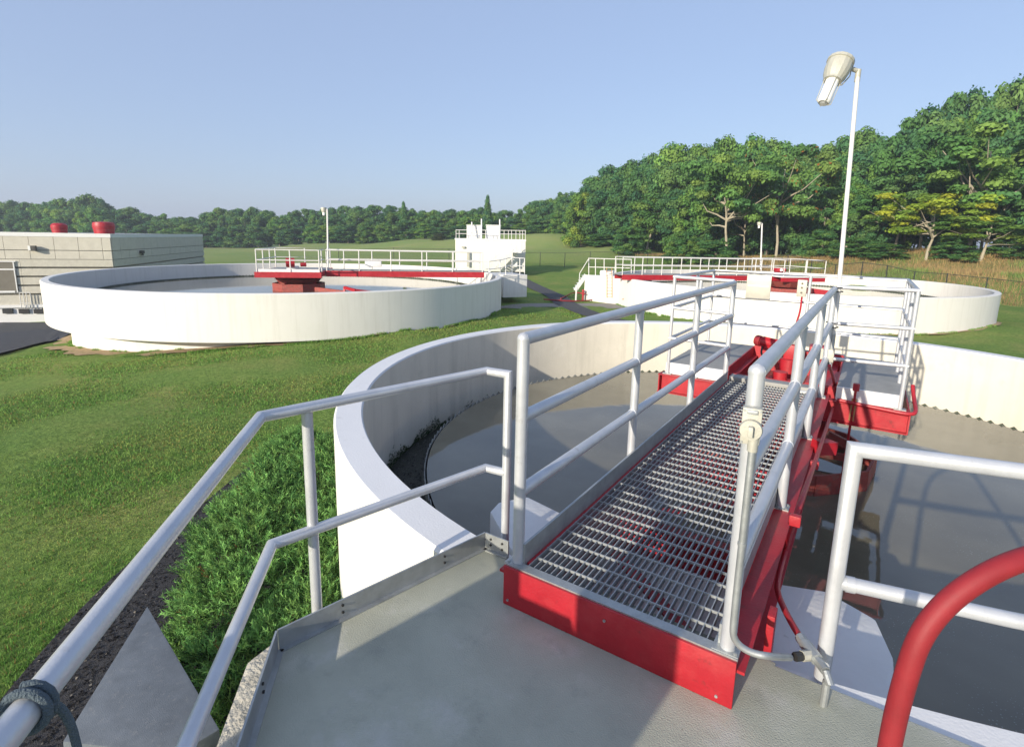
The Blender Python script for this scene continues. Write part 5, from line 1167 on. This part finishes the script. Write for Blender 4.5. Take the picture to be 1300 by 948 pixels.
# distance to bed edge, for the mound
EJ = np.array(dense([tuple(p) for p in JUN[:9]], .08)); dm = np.sqrt(((X[:, None]-EJ[None, :, 0])**2+(Y[:, None]-EJ[None, :, 1])**2).min(1))
hm = .34*np.clip(dm/.5, 0, 1)**.5+.14*np.array([noise.noise((x*1.5, y*1.5, 2)) for x, y in zip(X, Y)])+.09*np.array([noise.noise((x*4, y*4, 7)) for x, y in zip(X, Y)])+.1
Z = -2.3+np.maximum(.04, hm-np.abs(rng.normal(0, .07, len(X)))); m_ = len(X)
B_ = np.stack([X, Y, Z], 1); dr_ = rand_unit(m_); dr_[:, 2] = np.abs(dr_[:, 2])*.5+.25
ce = np.array([-1.6, .2]); ou = B_[:, :2]-ce; ou /= np.linalg.norm(ou, axis=1)[:, None]; dr_[:, :2] += ou*.45*np.exp(-dm/.5)[:, None]+np.array([-.15, .05]); dr_ /= np.linalg.norm(dr_, axis=1)[:, None]
Ls = rng.uniform(.12, .25, m_); sd1 = np.cross(dr_, rand_unit(m_)); sd1 /= np.linalg.norm(sd1, axis=1)[:, None]; sd2 = np.cross(dr_, sd1)
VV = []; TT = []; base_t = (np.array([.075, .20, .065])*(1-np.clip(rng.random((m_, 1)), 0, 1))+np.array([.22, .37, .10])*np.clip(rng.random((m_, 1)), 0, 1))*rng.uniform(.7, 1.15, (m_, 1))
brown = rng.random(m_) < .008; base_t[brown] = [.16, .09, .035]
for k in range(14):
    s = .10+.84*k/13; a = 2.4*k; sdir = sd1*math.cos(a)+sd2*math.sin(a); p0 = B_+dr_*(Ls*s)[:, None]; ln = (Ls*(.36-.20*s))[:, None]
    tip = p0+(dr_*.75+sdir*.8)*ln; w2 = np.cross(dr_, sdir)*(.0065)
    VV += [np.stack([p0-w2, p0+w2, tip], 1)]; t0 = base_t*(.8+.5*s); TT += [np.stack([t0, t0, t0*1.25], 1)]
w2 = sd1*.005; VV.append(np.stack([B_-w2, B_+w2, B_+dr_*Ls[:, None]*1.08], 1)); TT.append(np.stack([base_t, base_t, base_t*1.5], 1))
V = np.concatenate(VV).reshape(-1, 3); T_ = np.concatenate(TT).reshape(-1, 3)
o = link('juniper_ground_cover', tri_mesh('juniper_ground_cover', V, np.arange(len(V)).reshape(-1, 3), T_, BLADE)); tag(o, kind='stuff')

# ---------------------------------------------------------------- summer haze
hz_ = MB().bx(-1700, 1700, -1700, 1700, -12, 34).build('haze', JOINT); hz_.data.materials.clear()
hm_ = bpy.data.materials.new('haze'); hm_.use_nodes = True; N = hm_.node_tree.nodes; N.remove(N['Principled BSDF'])
pv = N.new('ShaderNodeVolumePrincipled'); pv.inputs['Color'].default_value = (.80, .88, 1.0, 1); pv.inputs['Density'].default_value = .0008; pv.inputs['Anisotropy'].default_value = .2
hm_.node_tree.links.new(pv.outputs[0], N['Material Output'].inputs['Volume']); hz_.data.materials.append(hm_); tag(hz_, kind='stuff')
